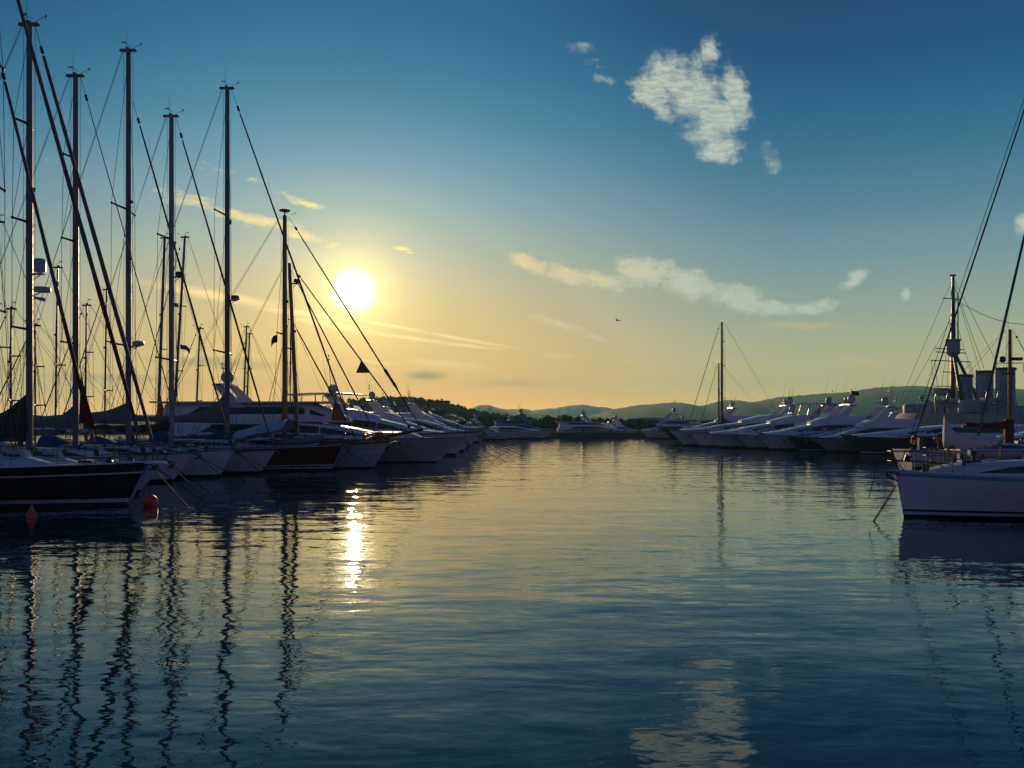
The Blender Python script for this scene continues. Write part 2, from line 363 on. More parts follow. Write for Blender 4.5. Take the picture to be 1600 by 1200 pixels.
SHIPG = mat('warship_grey_paint', (.30, .29, .36), .55, var=.12, grime=.6, scale=.5)
SHIPY = mat('buff_paint', (.48, .36, .20), .6, var=.15, grime=.5, scale=.6)
BLACKP = mat('black_paint', (.014, .014, .016), .5, var=.3)

# ------------------------------------------------------------------ hulls (bow at x = 0, boat runs to x = -L, water at z = 0)
class Hull:
    def __init__(s, L, B, fb, over=1.2, stern=.3, tm=.58, tw=.7, flare=.5, full=.9):
        s.L, s.B, s.fb, s.over, s.st, s.tm, s.tw, s.fl, s.full = L, B, fb, over, stern, tm, tw, flare, full
    def sheer(s, t):
        a, b, c = s.fb
        return b + (a - b) * (1 - t / .68) ** 2 if t < .68 else b + (c - b) * ((t - .68) / .32) ** 2
    def plan(s, t):
        if t < s.tm: return max(1 - (1 - t / s.tm) ** 2.1, 0) ** s.full
        return 1 - (1 - s.tw) * ((t - s.tm) / (1 - s.tm)) ** 2
    def p(s, t, z, side=1, out=0.0):
        sh = s.sheer(t); k = min(max(z / sh, -.5), 1.1)
        c = s.fl * (1 - t) ** 1.2 + .14 + .12 * t
        y = s.B / 2 * s.plan(t) * (1 - c * max(1 - k, 0) ** 1.35)
        if z < 0: y *= max(1 + z * .8, .25)
        x = -s.L * t - s.over * (1 - k) * (1 - t) ** 2 + s.st * (1 - k) * t ** 3
        return Vector((x, side * (max(y, .012) + out), z))
    def build(s, mats, rows, par, n=30, name='hull'):
        """rows: (kind, value, material index of the strip above) with kind a = metres over water, f = share of the sheer"""
        mb = MB(); rings = []; ts = [(i / n) ** 1.35 for i in range(n + 1)]
        for t in ts:
            sh = s.sheer(t); zs = [v if k == 'a' else v * sh for k, v, _ in rows]
            rings.append([s.p(t, z, 1) for z in zs][::-1] + [s.p(t, z, -1) for z in zs])
        ms = [m for _, _, m in rows[:-1]]; mm = ms[::-1] + [0] + ms
        mb.loft(rings, closed=False, mats=mm)
        mb.face([len(mb.v) - len(rings[0]) + j for j in range(len(rings[0]))], rows[len(rows) // 2][2])
        return mb.build(name, mats, par, ang=50)
    def deck(s, m, par, n=24, drop=.03, t0=.0, t1=1.0, camber=.05):
        mb = MB(); rings = []
        for i in range(n + 1):
            t = t0 + (t1 - t0) * (i / n) ** 1.3; z = s.sheer(t) - drop; a = s.p(t, z, 1, -.01); b = s.p(t, z, -1, -.01)
            rings.append([a, a.lerp(b, .25) + Vector((0, 0, camber * .75)), a.lerp(b, .5) + Vector((0, 0, camber)), a.lerp(b, .75) + Vector((0, 0, camber * .75)), b])
        mb.loft(rings, closed=False); return mb.build('deck', m, par)
    def rail(s, m, par, r=.03, name='toe_rail', up=.015, t1=1.0):
        mb = MB()
        for sd in (1, -1): mb.path([s.p(t1 * (i / 24) ** 1.3, s.sheer(t1 * (i / 24) ** 1.3), sd) + Vector((0, 0, up)) for i in range(25)], r, n=5)
        return mb.build(name, m, par)
    def lifelines(s, par, h=.62, n=6, t0=.12, t1=.95, r=.008, wires=(1, .5)):
        mb = MB()
        for sd in (1, -1):
            tops = []
            for i in range(n + 1):
                t = t0 + (t1 - t0) * i / n; b = s.p(t, s.sheer(t), sd, -.06); tops.append(b)
                mb.tube(b, b + Vector((0, 0, h)), r * 1.25, n=5)
            for w in wires: mb.path([b + Vector((0, 0, h * w)) for b in tops], r * .7, n=4)
        return mb.build('guard_rail', STEEL, par)
    def pulpit(s, par, h=.66, t=.10, fwd=.2, r=.017):
        mb = MB(); sb = s.sheer(0)
        for hh in (1.0, .52):
            pts = [s.p(t, s.sheer(t), 1, -.06) + Vector((0, 0, h * .96 * hh)), s.p(t * .45, sb, 1, .02) + Vector((.06, 0, h * hh)), Vector((fwd, .12, sb + h * hh)), Vector((fwd, -.12, sb + h * hh)), s.p(t * .45, sb, -1, .02) + Vector((.06, 0, h * hh)), s.p(t, s.sheer(t), -1, -.06) + Vector((0, 0, h * .96 * hh))]
            mb.path(pts, r, n=6)
        for sd in (1, -1):
            mb.tube(Vector((fwd, .12 * sd, sb + h)), s.p(.015, sb, sd, -.02), r, n=6)
            for k in (.55, 1.0): mb.tube(s.p(t * k, s.sheer(t), sd, -.06) + Vector((0, 0, h * .97)), s.p(t * k, s.sheer(t), sd, -.06), r, n=6)
        return mb.build('pulpit', STEEL, par)

SAILROWS = lambda fine=True: [('a', -.35, 1), ('a', .05, 1), ('a', .09, 2), ('a', .17, 0), ('f', .25, 0), ('f', .45, 0), ('f', .65, 0), ('f', .82, 0), ('f', .93, 0), ('f', 1.0, 0)]

def house(st, m, par, name='cabin', rnd=.12, ang=35):
    """a cabin lofted from stations (x, z base, z top, half width base, half width top)"""
    mb = MB(); rings = []
    for x, zb, zt, wb, wt in st:
        h = zt - zb; rings.append([Vector((x, y, z)) for y, z in ((wb, zb), (wb + (wt - wb) * .8, zb + h * .8), (wt - rnd * .25, zb + h * .95), (wt - rnd, zt), (wt * .4, zt + .04), (-wt * .4, zt + .04), (-wt + rnd, zt), (-wt + rnd * .25, zb + h * .95), (-wb - (wt - wb) * .8, zb + h * .8), (-wb, zb))])
    mb.loft(rings); return mb.build(name, m, par, ang=ang)
def interp(st, x):
    for a, b in zip(st, st[1:]):
        if b[0] <= x <= a[0]:
            k = (a[0] - x) / (a[0] - b[0] + 1e-9); return [p + (q - p) * k for p, q in zip(a, b)]
    return list(st[0] if x > st[0][0] else st[-1])
def windows(st, m, par, x0, x1, f0, f1, name='window', tip0=.25, tip1=.12, n=14, off=.012, sides=(1, -1)):
    """a dark window band let into each side of a cabin, tapering at both ends"""
    out = []
    for sd in sides:
        mb = MB(); rings = []
        for i in range(n + 1):
            k = i / n; x = x0 + (x1 - x0) * k; _, zb, zt, wb, wt = interp(st, x); h = zt - zb
            e = min(k / max(tip0, 1e-3), 1, (1 - k) / max(tip1, 1e-3)); e = max(math.sin(max(e, 0) * math.pi / 2), .04)
            top = f0 + (f1 - f0) * e
            a = [Vector((x, sd * (wb + (wt - wb) * f + o), zb + h * f)) for f, o in ((f0, off), (top, off), (top, -.03), (f0, -.03))]
            rings.append(a)
        mb.loft(rings); out.append(mb.build(name, m, par))
    return out

def windvane(mb, p, s=1.0, flip=1):
    mb.tube(p, p + Vector((.45 * s * flip, 0, .22 * s)), .012, n=4); q = p + Vector((.45 * s * flip, 0, .22 * s))
    mb.tube(q, q + Vector((0, 0, -.12 * s)), .012, n=4); mb.sphere(q + Vector((.02, 0, .02)), .05 * s, 6, 4)
    mb.tube(p + Vector((-.5 * s * flip, 0, .3 * s)), p + Vector((-.1 * s * flip, 0, .1 * s)), .01, n=4)
    mb.box(tuple(p + Vector((-.5 * s * flip, 0, .33 * s))), (.28 * s, .02, .05 * s))

def make_mast(par, x, zb, zt, r, m, rake=0.0, spreads=(), crane=True, ant=1.2, radar=None, light=True, n=8, taper=.82):
    """returns the mast object and the point at its head; spreads: (share of height, half span)"""
    top = Vector((x - rake, 0, zt)); base = Vector((x, 0, zb)); mb = MB()
    mb.path([base, base.lerp(top, .55), top], r, n=n, radii=[r, r, r * taper])
    if crane: mb.box(tuple(top + Vector((-.02, 0, -.02))), (.62 + r * 2, r * 1.2, .12), taper=.9); mb.box(tuple(top + Vector((-.05, 0, .08))), (.16, .12, .12))
    o = mb.build('mast', m, par)
    tips = []
    for h, w in spreads:
        c = base.lerp(top, h); mb = MB()
        for sd in (1, -1): mb.tube(c, c + Vector((-.28, sd * w * 1.15, .04)), .065, .045, n=6); mb.sphere(c + Vector((-.28, sd * w * 1.15, .04)), .07, 6, 4)
        mb.build('spreader', DALU, o); tips.append((c, w))
    if ant:
        mb = MB(); mb.tube(top + Vector((-.12, 0, .05)), top + Vector((-.12, 0, .05 + ant)), .012, .006, n=4); mb.build('antenna', DALU, o)
    if crane:
        mb = MB(); windvane(mb, top + Vector((.25, 0, .1))); mb.build('wind_vane', DALU, o)
    if radar:
        h, kind = radar; c = base.lerp(top, h) + Vector((r + .05, 0, 0)); mb = MB()
        mb.box(tuple(c + Vector((.16, 0, -.06))), (.5, .3, .05))
        if kind == 'dome': mb.lathe([(.06, -.02), (.3, .0), (.33, .1), (.3, .22), (.1, .27), (.001, .27)], c + Vector((.34, 0, -.02)), 14)
        elif kind == 'tall': mb.lathe([(.1, .0), (.24, .05), (.25, .5), (.2, .6), (.001, .62)], c + Vector((.25, 0, .0)), 12)
        else: mb.box(tuple(c + Vector((.3, 0, .12))), (.42, .5, .26), taper=.85)
        mb.tube(c + Vector((-.02, 0, -.3)), c + Vector((.34, 0, -.06)), .022, n=5)
        mb.build('radar', DALU if kind == 'box' else PLAST, o)
    if light:
        c = base.lerp(top, .62) + Vector((r + .03, 0, 0)); mb = MB(); mb.box(tuple(c), (.12, .12, .16)); mb.build('deck_light', BLACKP, o)
    return o, top, base, tips

def wires(par, segs, r=.013, name='shroud', m=None, n=4):
    mb = MB()
    for s_ in segs: mb.path(s_, r, n=n)
    return mb.build(name, m or WIRE, par)

def furled(par, p, q, r, m, strip=None, a=.045, b=.93, drum=True, name='furled_sail'):
    """a headsail rolled round its stay, from deck p to masthead q"""
    p, q = Vector(p), Vector(q); mb = MB(); n = 26; pts, rad = [], []
    for i in range(n + 1):
        k = a + (b - a) * i / n; pts.append(p.lerp(q, k)); u = i / n
        rad.append(r * (.45 + .75 * math.sin(min(u * 2.6 + .25, 1.57)) - .5 * u) * (1 + .06 * math.sin(i * 1.9)))
    mb.path(pts, r, n=7, radii=rad); o = mb.build(name, m, par)
    if strip:
        mb = MB(); k = int(n * .42); mb.path([x + Vector((0, 0, 0)) for x in pts[1:k]], r, n=7, radii=[x * 1.05 for x in rad[1:k]]); mb.build('sail_edge_strip', strip, o)
    mb = MB(); mb.tube(p, q, .014, n=5)
    if drum:
        d = (q - p).normalized(); mb.tube(p + d * .22, p + d * .42, .10, n=10); mb.tube(p.lerp(q, b + .008), p.lerp(q, b + .022), .07, n=8)
    mb.build('forestay', WIRE, par); return o

def boom_cover(par, x, z, L, m, hgt=1.25, spar=None, base=.34, wid=.2, aft=-1, sag=.05, cover=True, rise=.02, dec=9.0):
    """boom with the mainsail flaked on it under a cover that climbs the mast"""
    mb = MB(); mb.tube((x, 0, z), (x + aft * L, 0, z + L * rise), .11, .09, n=8); o = mb.build('boom', spar or ALU, par)
    if cover:
        mb = MB(); rings = []; n = 22
        for i in range(n + 1):
            u = i / n; h = base * (1 - .35 * u) + hgt * math.exp(-u * dec) + .03 * math.sin(u * 23); w = wid * (1 - .35 * u) * (1 + .12 * math.sin(u * 31)) * (1 if i else .7)
            zz = z + L * rise * u + .05 - sag * math.sin(u * math.pi); xx = x + aft * (u * L - .18)
            rings.append([Vector((xx, y * w, zz + k * h)) for y, k in ((.35, -.12 / max(h, .3)), (1, .15), (.85, .5), (.4, .9), (0, 1.0), (-.4, .9), (-.85, .5), (-1, .15), (-.35, -.12 / max(h, .3)))])
        mb.loft(rings); mb.build('sail_cover', m, o, ang=60)
    return o

def anchor(par, p, s=1.0, m=None):
    mb = MB(); p = Vector(p); mb.tube(p + Vector((-.5 * s, 0, .08 * s)), p + Vector((.22 * s, 0, -.02 * s)), .03 * s, n=6)
    for sd in (1, -1): mb.path([p + Vector((.22 * s, 0, -.02 * s)), p + Vector((.16 * s, sd * .14 * s, -.22 * s)), p + Vector((-.12 * s, sd * .2 * s, -.34 * s))], .035 * s, n=5)
    mb.poly([p + Vector((.2 * s, -.1 * s, -.1 * s)), p + Vector((.2 * s, .1 * s, -.1 * s)), p + Vector((-.14 * s, .16 * s, -.34 * s)), p + Vector((-.14 * s, -.16 * s, -.34 * s))])
    mb.box(tuple(p + Vector((-.15 * s, 0, -.04 * s))), (.6 * s, .16 * s, .05 * s)); return mb.build('anchor', m or STEEL, par)

def line(par, p, q, r=.02, m=None, sag=.0, name='mooring_line'):
    p, q = Vector(p), Vector(q); mb = MB()
    mb.path([p.lerp(q, i / 10) + Vector((0, 0, -sag * math.sin(math.pi * i / 10))) for i in range(11)], r, n=5); return mb.build(name, m or ROPE, par)

def fender(par, h, t, sd, m=None, r=.12, L=.6, zt=None):
    mb = MB(); z = h.sheer(t) if zt is None else zt; a = h.p(t, z * .62, sd, r)
    mb.lathe([(.02, L / 2 + .05), (r * .6, L / 2), (r, L / 2 - .12), (r, -L / 2 + .12), (r * .5, -L / 2), (.02, -L / 2 - .03)], a, 10)
    mb.tube(a + Vector((0, 0, L / 2)), h.p(t, h.sheer(t), sd, .03) + Vector((0, 0, .05)), .012, n=4); return mb.build('fender', m or RUBBER, par)

# ------------------------------------------------------------------ sailing yacht
def sailboat(name, loc, yaw, label, L=13, B=3.9, fb=(1.45, 1.1, 1.15), over=1.4, hullm=None, anti=None, rows=None, hmats=None, mast_x=-5.2, mast_h=18, mast_r=.11, mastm=None, rake=0.0,
             spreads=((.36, 1.0), (.68, .8)), radar=None, stay_h=1.0, stay_r=.07, stay_m=None, strip=None, boom=True, cover=None, boomL=4.6, boomz=2.5, cov_h=1.25, detail=2, group=None, deckm=None, ant=1.2,
             stay_x=-.15, bowsprit=0.0, cabin=True, lines=((2.6, -1.2), (2.9, .6)), hood=None, crane=True, railm=None, line_r=.022, cat='sailing yacht', cov_dec=9.0, bs_rise=.16, cab_f=2.2):
    t = thing(name, loc, yaw, label, cat, group)
    h = Hull(L, B, fb, over, .35, flare=.42)
    h.build(hmats or [hullm or WHITE, anti or ANTI, DARK], rows or SAILROWS(), t)
    h.deck(deckm or DECK, t); h.rail(railm or ALU, t)
    dz = lambda x: h.sheer(-x / L) + .01
    if cabin:
        x0, x1 = mast_x + cab_f, mast_x - 3.9
        st = [(x0, dz(x0) - .05, dz(x0) + .03, .45, .35), (x0 - .8, dz(x0 - .8) - .05, dz(x0) + .24, .72, .6), (x0 - 2.2, dz(x0 - 2.2) - .05, dz(x0) + .36, 1.0, .85), (x1 + .5, dz(x1) - .05, dz(x0) + .46, 1.12, .95), (x1, dz(x1) - .05, dz(x0) + .44, 1.1, .9)]
        cb = house(st, DECK if hullm is not MAROON else VARN, t)
        windows(st, GLASS, cb, x0 - 1.3, x1 + .5, .32, .78)
        if detail > 1:
            mb = MB(); mb.box((x0 - 1.4, 0, interp(st, x0 - 1.4)[2] + .07), (.55, .55, .08), taper=.9); mb.build('hatch', GLASS, cb)
            mb = MB(); 
            for sd in (1, -1): mb.path([(x0 - .9, sd * .55, interp(st, x0 - .9)[2] + .1), (x0 - 2.4, sd * .75, interp(st, x0 - 2.4)[2] + .1), (x1 + .4, sd * .8, interp(st, x1 + .4)[2] + .1)], .016, n=5)
            mb.build('handrail', STEEL, cb)
            zt = st[-1][2]; mb = MB(); rings = []                              # sprayhood over the companionway
            for i in range(6):
                u = i / 5; ww = 1.1 - .1 * u; hh = .25 + .45 * math.sin(u * 1.5)
                rings.append([Vector((x1 + .55 - 1.3 * u, math.cos(a) * ww, zt - .1 + math.sin(a) * hh)) for a in [math.pi * k / 8 for k in range(9)]])
            mb.loft(rings, closed=False); mb.build('sprayhood', hood or BCANVAS, t)
            mb = MB(); wx = x1 - 2.2; mb.path([Vector((wx, .55 * math.cos(a), dz(wx) + .75 + .55 * math.sin(a))) for a in [2 * math.pi * k / 16 for k in range(17)]], .018, n=5); mb.box((wx, 0, dz(wx) + .4), (.18, .25, .8)); mb.build('steering_wheel', STEEL, t)
            for sd in (1, -1):
                for wx in (x1 - .9, x1 - 1.7): mb = MB(); mb.lathe([(.1, 0), (.12, .04), (.08, .09), (.11, .19), (.02, .2)], (wx, sd * B * .34, dz(wx)), 10); mb.build('winch', STEEL, t)
            rq = random.Random(int(abs(loc[0]) * 37)); zf = lambda x: dz(x) + .03
            mb = MB(); mb.box((mast_x + .9, .25, interp(st, mast_x + .9)[2] + .12), (.75, .5, .26), taper=.9); mb.build('liferaft', PLAST, cb)
            mb = MB(); hx = min(x0 + 1.4, -1.9); mb.box((hx, 0, dz(hx) + .1), (.5, .5, .1), taper=.9); mb.build('foredeck_hatch', GLASS, t)
            for k in range(2): mb = MB(); vx = x0 - 1.0 - k * .8; sy = -.45 if k else .45; mb.path([(vx, sy, interp(st, vx)[2]), (vx, sy, interp(st, vx)[2] + .22), (vx + .06, sy, interp(st, vx)[2] + .3), (vx + .16, sy, interp(st, vx)[2] + .3)], .07, n=8, radii=[.07, .07, .08, .11]); mb.build('vent', STEEL, cb)
            mb = MB(); wx = min(x0 + 2.2, -1.0); mb.lathe([(.12, 0), (.14, .06), (.09, .12), (.13, .26), (.03, .28)], (wx, 0, dz(wx)), 10); mb.build('windlass', STEEL, t)
            mb = MB(); lr = -L + .35; sy = -B * .30
            mb.path([Vector((lr + .0, sy + .26 * math.cos(a), dz(lr) + .62 + .26 * math.sin(a))) for a in [k * math.pi / 7 for k in range(15)]], .055, n=6); mb.build('life_ring', ORANGE, t)
            mb = MB(); cx_ = mast_x - .2 + rq.uniform(-.2, .2)
            for k in range(3): mb.path([Vector((cx_ - .22 + .13 * math.cos(a), -.34 + k * .2 + .02 * k, dz(mast_x) + .75 + .2 * math.sin(a))) for a in [q * math.pi / 6 for q in range(13)]], .02, n=4)
            mb.build('coiled_line', ROPE, t)
            fender(t, h, .36 + rq.uniform(-.03, .05), -1 if abs(yaw) < 1 else 1, (DCANVAS, PLAST, BCANVAS)[rq.randrange(3)], .11, .6)
            fender(t, h, .58 + rq.uniform(-.03, .05), -1 if abs(yaw) < 1 else 1, (DCANVAS, PLAST, BCANVAS)[rq.randrange(3)], .11, .6)
    M, top, base, tips = make_mast(t, mast_x, dz(mast_x) + (.2 if cabin else 0), mast_h, mast_r, mastm or ALU, rake, spreads, crane, ant, radar)
    foot = Vector((stay_x + bowsprit, 0, h.sheer(0) + .12 + bowsprit * bs_rise))
    if stay_r: furled(t, foot, base.lerp(top, stay_h) + Vector((mast_r + .1, 0, -.1)), stay_r, stay_m or SAIL, strip)
    else: wires(t, [[foot, base.lerp(top, stay_h) + Vector((.15, 0, -.1))]], .016, 'forestay')
    seg = []
    yh = B * .43; sx = mast_x - .25
    for sd in (1, -1):
        ch = Vector((sx, sd * yh, dz(sx)))
        seg.append([ch] + [c + Vector((-.28, sd * w * 1.15, .04)) for c, w in tips] + [base.lerp(top, .985)])
        for c, w in tips[:1]: seg.append([Vector((sx + .5, sd * yh * .96, dz(sx))), c + Vector((0, sd * mast_r, -.25))]); seg.append([Vector((sx - .6, sd * yh * .96, dz(sx))), c + Vector((0, sd * mast_r, -.25))])
        for (c, w), (c2, w2) in zip(tips, tips[1:]): seg.append([c + Vector((-.28, sd * w * 1.15, .04)), c2 + Vector((0, sd * mast_r, -.2))])
    wires(t, seg, .0125)
    sp = top + Vector((-.3, 0, -.1)); mid = sp.lerp(Vector((-L + .2, 0, dz(-L + .2))), .72)
    wires(t, [[sp, mid, Vector((-L + .25, B * .3, dz(-L + .25)))], [mid, Vector((-L + .25, -B * .3, dz(-L + .25)))]], .012, 'backstay')
    hal = [[base + Vector((.18, .1, .4)), top + Vector((.22, .05, -.12))], [base + Vector((-.2, -.12, .5)), top + Vector((-.25, 0, -.1))], [Vector((-L + 1.0, 0, boomz + .6)), top + Vector((-.34, 0, -.05))]]
    wires(t, hal, .009, 'halyard', ROPE)
    if boom: boom_cover(t, mast_x - mast_r, boomz, boomL, cover or CANVAS, cov_h, mastm or ALU, dec=cov_dec)
    if detail > 0:
        h.pulpit(t); h.lifelines(t)
        anchor(t, (.1 + bowsprit * .2, 0, h.sheer(0) - .02), .8)
    for dxl, dyl in lines: line(t, (.0, 0, h.sheer(0) - .05), (dxl, dyl, -.05), line_r, CHAIN if detail > 1 else ROPE, .02)
    if bowsprit:
        mb = MB(); mb.tube((-1.4, 0, h.sheer(0) + .06), (bowsprit, 0, h.sheer(0) + .06 + bowsprit * bs_rise), .13, .09, n=8); mb.build('bowsprit', VARN, t)
        wires(t, [[(bowsprit - .05, 0, h.sheer(0) + bowsprit * bs_rise), (-over * .6, 0, .35)], [(bowsprit - .1, 0, h.sheer(0) + bowsprit * bs_rise), tuple(h.p(.1, h.sheer(.1), -1))], [(bowsprit - .1, 0, h.sheer(0) + bowsprit * bs_rise), tuple(h.p(.1, h.sheer(.1), 1))]], .016, 'bobstay')
    return t, h, top, base

# ------------------------------------------------------------------ motor yacht
MOTROWS = [('a', -.4, 1), ('a', .10, 2), ('a', .2, 0), ('f', .3, 0), ('f', .5, 0), ('f', .7, 0), ('f', .86, 0), ('f', .93, 2), ('f', .955, 0), ('f', 1.0, 0)]
def motoryacht(name, loc, yaw, label, L=20, B=5.2, fb=(2.6, 2.0, 1.7), over=2.2, hullm=None, hmats=None, anti=None, house_x=(-.22, -.86), hh=1.9, fly=1, arch=-.66, dome=1, ports=3, detail=1, group=None, flag=False,
               hardtop=False, upper_glass=True, seed=0, housem=None, lines=2, fend=2, cat='motor yacht', mastup=1.2, decks=1, deckh=2.0, rail=True, bars=True):
    rg = random.Random(seed)
    t = thing(name, loc, yaw, label, cat, group)
    h = Hull(L, B, fb, over, .25, tm=.5, tw=.86, flare=.72, full=.82)
    h.build(hmats or [hullm or WHITE, anti or ANTI, NAVY], MOTROWS, t)
    h.deck(DECK, t, drop=.12, camber=.1); h.rail(STEEL if detail else ALU, t, .035, 'rub_rail', up=-.06)
    HM = housem or WHITE
    dz = lambda x: h.sheer(min(max(-x / L, 0), 1)) - .08
    x0, x1 = house_x[0] * L, house_x[1] * L; ln = x0 - x1; w = B * .43; zt = dz(-.5 * L) + hh
    st = [(x0 + ln * .16, dz(x0 + ln * .16) - .1, dz(x0 + ln * .16) + .08, w * .45, w * .38), (x0, dz(x0) - .1, dz(x0) + .35, w * .78, w * .66), (x0 - ln * .12, dz(x0 - ln * .12) - .1, dz(x0) + (zt - dz(x0)) * .55, w * .93, w * .78),
          (x0 - ln * .27, dz(x0 - ln * .27) - .1, zt - .22, w, w * .85), (x0 - ln * .42, dz(-.5 * L) - .1, zt, w, w * .87), (x1 + ln * .12, dz(x1) - .1, zt, w, w * .88), (x1, dz(x1) - .1, zt - .35, w * .97, w * .86)]
    hs = house(st, HM, t, 'superstructure', rnd=.3)
    windows(st, GLASS, hs, x0 - ln * .02, x0 - ln * .80, .46, .84, tip0=.4, tip1=.12)
    if bars: windows([(s_[0], s_[1], s_[2], s_[3] * 1.002, s_[4] * 1.002) for s_ in st], GLASS, hs, x0 - ln * .2, x1 + ln * .02, .14, .36, tip0=.35, tip1=.3, name='lower_window')
    top = zt
    for dk in range(decks - 1):                                                     # extra full decks of a large yacht
        a, b = x0 - ln * (.16 + .1 * dk), x1 + ln * (.05 + .12 * dk); w2 = w * (.86 - .1 * dk)
        s2 = [(a, top - .1, top + .2, w2 * .6, w2 * .5), (a - ln * .08, top - .1, top + deckh * .6, w2 * .9, w2 * .75), (a - ln * .16, top - .1, top + deckh * .95, w2, w2 * .86), (b, top - .1, top + deckh * .97, w2, w2 * .88), (b - .3, top - .1, top + deckh * .88, w2 * .95, w2 * .8)]
        u2 = house(s2, HM, t, 'upper_deck', rnd=.2); windows(s2, GLASS, u2, a - ln * .06, b + ln * .1, .42, .8, tip0=.3, tip1=.08)
        mb = MB(); mb.box(((a + b) / 2 - ln * .06, 0, top + deckh), (abs(a - b) * 1.03, w2 * 2.1, .12)); mb.build('deck_overhang', HM, u2)
        top += deckh
    if fly:
        a, b = x0 - ln * .32, x1 + ln * .06; w2 = w * .8
        fs = [(a + ln * .05, top - .15, top + .04, w2 * .5, w2 * .42), (a - ln * .06, top - .15, top + .5, w2 * .9, w2 * .85), (a - ln * .16, top - .15, top + .74, w2, w2), (b + .6, top - .15, top + .66, w2, w2 * 1.02), (b, top - .15, top + .5, w2 * .96, w2 * .98)]
        fl = house(fs, HM, t, 'flybridge', rnd=.14)
        mb = MB(); mb.loft([[Vector((a - ln * .08 - k * .45, y, top + .56 + k * .45)) for y in (-w2 * .8, -w2 * .4, 0, w2 * .4, w2 * .8)] for k in (0, .5, 1)], closed=False); mb.build('windscreen', GLASS, fl)
        if hardtop:
            mb = MB(); rings = []
            for i in range(9):
                u = i / 8; x = a - ln * .05 - u * ln * .52; ww = w2 * (.7 + .32 * math.sin(min(u * 3, 1.57))); z = top + 2.0 + .14 * math.sin(u * 3.1)
                rings.append([Vector((x, y * ww, z + dzz)) for y, dzz in ((-1, -.06), (-.9, .05), (0, .1), (.9, .05), (1, -.06), (0, -.03))])
            mb.loft(rings); ht = mb.build('hardtop', HM, fl); mb = MB()
            for sd in (1, -1):
                for xx, lean in ((a - ln * .2, .5), (a - ln * .36, .0), (a - ln * .52, -.3)): mb.tube((xx - lean * .0 , sd * w2 * .92, top + .6), (xx + lean * -.8, sd * w2 * .86, top + 2.02), .05, n=6)
            mb.build('hardtop_post', STEEL, ht)
        top += .6
    if arch:
        ax = arch * L; mb = MB(); zb = top - .1; zz = zb + 1.45; w2 = w * .78
        for sd in (1, -1):
            mb.loft([[Vector((ax + c + k * .0, sd * (w2 - o), zz_)) for c, o in ((.45 * s_ + dxx, 0), (-.45 * s_ + dxx, 0), (-.45 * s_ + dxx, .12), (.45 * s_ + dxx, .12))] for zz_, s_, dxx, k in ((zb - .3, 1.6, .9, 0), (zb + .7, 1.0, .15, 0), (zz, .75, -.55, 0))])
        mb.loft([[Vector((ax - .55 + c, y, zz + d + .10 * (1 - (y / w2) ** 2))) for c, d in ((.36, -.1), (.3, .06), (-.36, .06), (-.4, -.1))] for y in (-w2, -w2 * .6, 0, w2 * .6, w2)])
        ar = mb.build('radar_arch', HM, t)
        p = Vector((ax - .55, 0, zz + .14))
        for i in range(dome):
            mb = MB(); r = .36 if i == 0 else .42; yy = (0.0, 1.0, -1.0)[i] * w2 * .55; mb.tube(p + Vector((-.1 * i, yy, -.1)), p + Vector((-.1 * i, yy, .2)), .1, n=8)
            mb.sphere(p + Vector((-.1 * i, yy, .2 + r * .8)), r, 14, 9, zs=1.1, v0=.12); mb.build('satellite_dome', PLAST, ar)
        mb = MB(); mb.box(tuple(p + Vector((.28, 0, .3))), (.2, 1.5, .12), rz=rg.uniform(-.6, .6)); mb.tube(p + Vector((.28, 0, -.1)), p + Vector((.28, 0, .25)), .08, n=8); mb.build('radar', PLAST, ar)
        mb = MB(); mb.tube(p + Vector((-.1, .25, 0)), p + Vector((-.35, .25, mastup + .3)), .035, .02, n=5); mb.box(tuple(p + Vector((-.3, .25, mastup))), (.1, .6, .06)); mb.box(tuple(p + Vector((-.34, .25, mastup + .35))), (.1, .1, .14)); mb.build('light_mast', DALU, ar)
        mb = MB()
        for yy, hgt in ((w2 * .9, 2.6), (-w2 * .9, 3.1)): mb.tube(p + Vector((.1, yy, -.1)), p + Vector((-.5, yy, hgt)), .014, .006, n=4)
        mb.build('antenna', DALU, ar)
        if flag:
            mb = MB(); q = p + Vector((-.35, .25, mastup * .8)); rr = [[q + Vector((-.9 * k, .1 * math.sin(k * 5), -.1 * k + dd)) for dd in (0, .5)] for k in (0, .25, .5, .75, 1)]
            mb.loft(rr, closed=False); mb.build('flag', RCANVAS, ar)
    if rail and detail:
        mb = MB()
        for sd in (1, -1):
            pts = []
            for i in range(11):
                tt = .005 + .42 * i / 10; b_ = h.p(tt, h.sheer(tt), sd, -.05); q = b_ + Vector((.12 if i == 0 else 0, 0, .7)); pts.append(q)
                if i % 2 == 0: mb.tube(b_, q, .016, n=5)
            mb.path(pts, .02, n=5)
        mb.path([pts[0], Vector((.2, 0, pts[0].z)), Vector((pts[0].x, -pts[0].y, pts[0].z))], .02, n=5)
        mb.build('bow_rail', STEEL, t)
    for i in range(ports):
        for sd in (1, -1):
            tt = .2 + .085 * i; z = h.sheer(tt) * .6; mb = MB()
            a, b_, c_, d_ = h.p(tt, z - .13, sd, .012), h.p(tt + .028, z - .13, sd, .012), h.p(tt + .028, z + .13, sd, .012), h.p(tt, z + .13, sd, .012)
            ctr = (a + b_ + c_ + d_) / 4; e1 = (b_ - a) / 2; e2 = (d_ - a) / 2
            mb.poly([ctr + e1 * math.cos(k) * 1.1 + e2 * math.sin(k) * 1.1 for k in [2 * math.pi * q / 14 for q in range(14)]]); mb.build('porthole', GLASS, t)
    for i in range(fend): fender(t, h, .34 + .17 * i, -1 if abs(yaw) < 1 else 1, RUBBER, .17, .8)
    if detail: anchor(t, (.05, 0, h.sheer(0) * .82), 1.1)
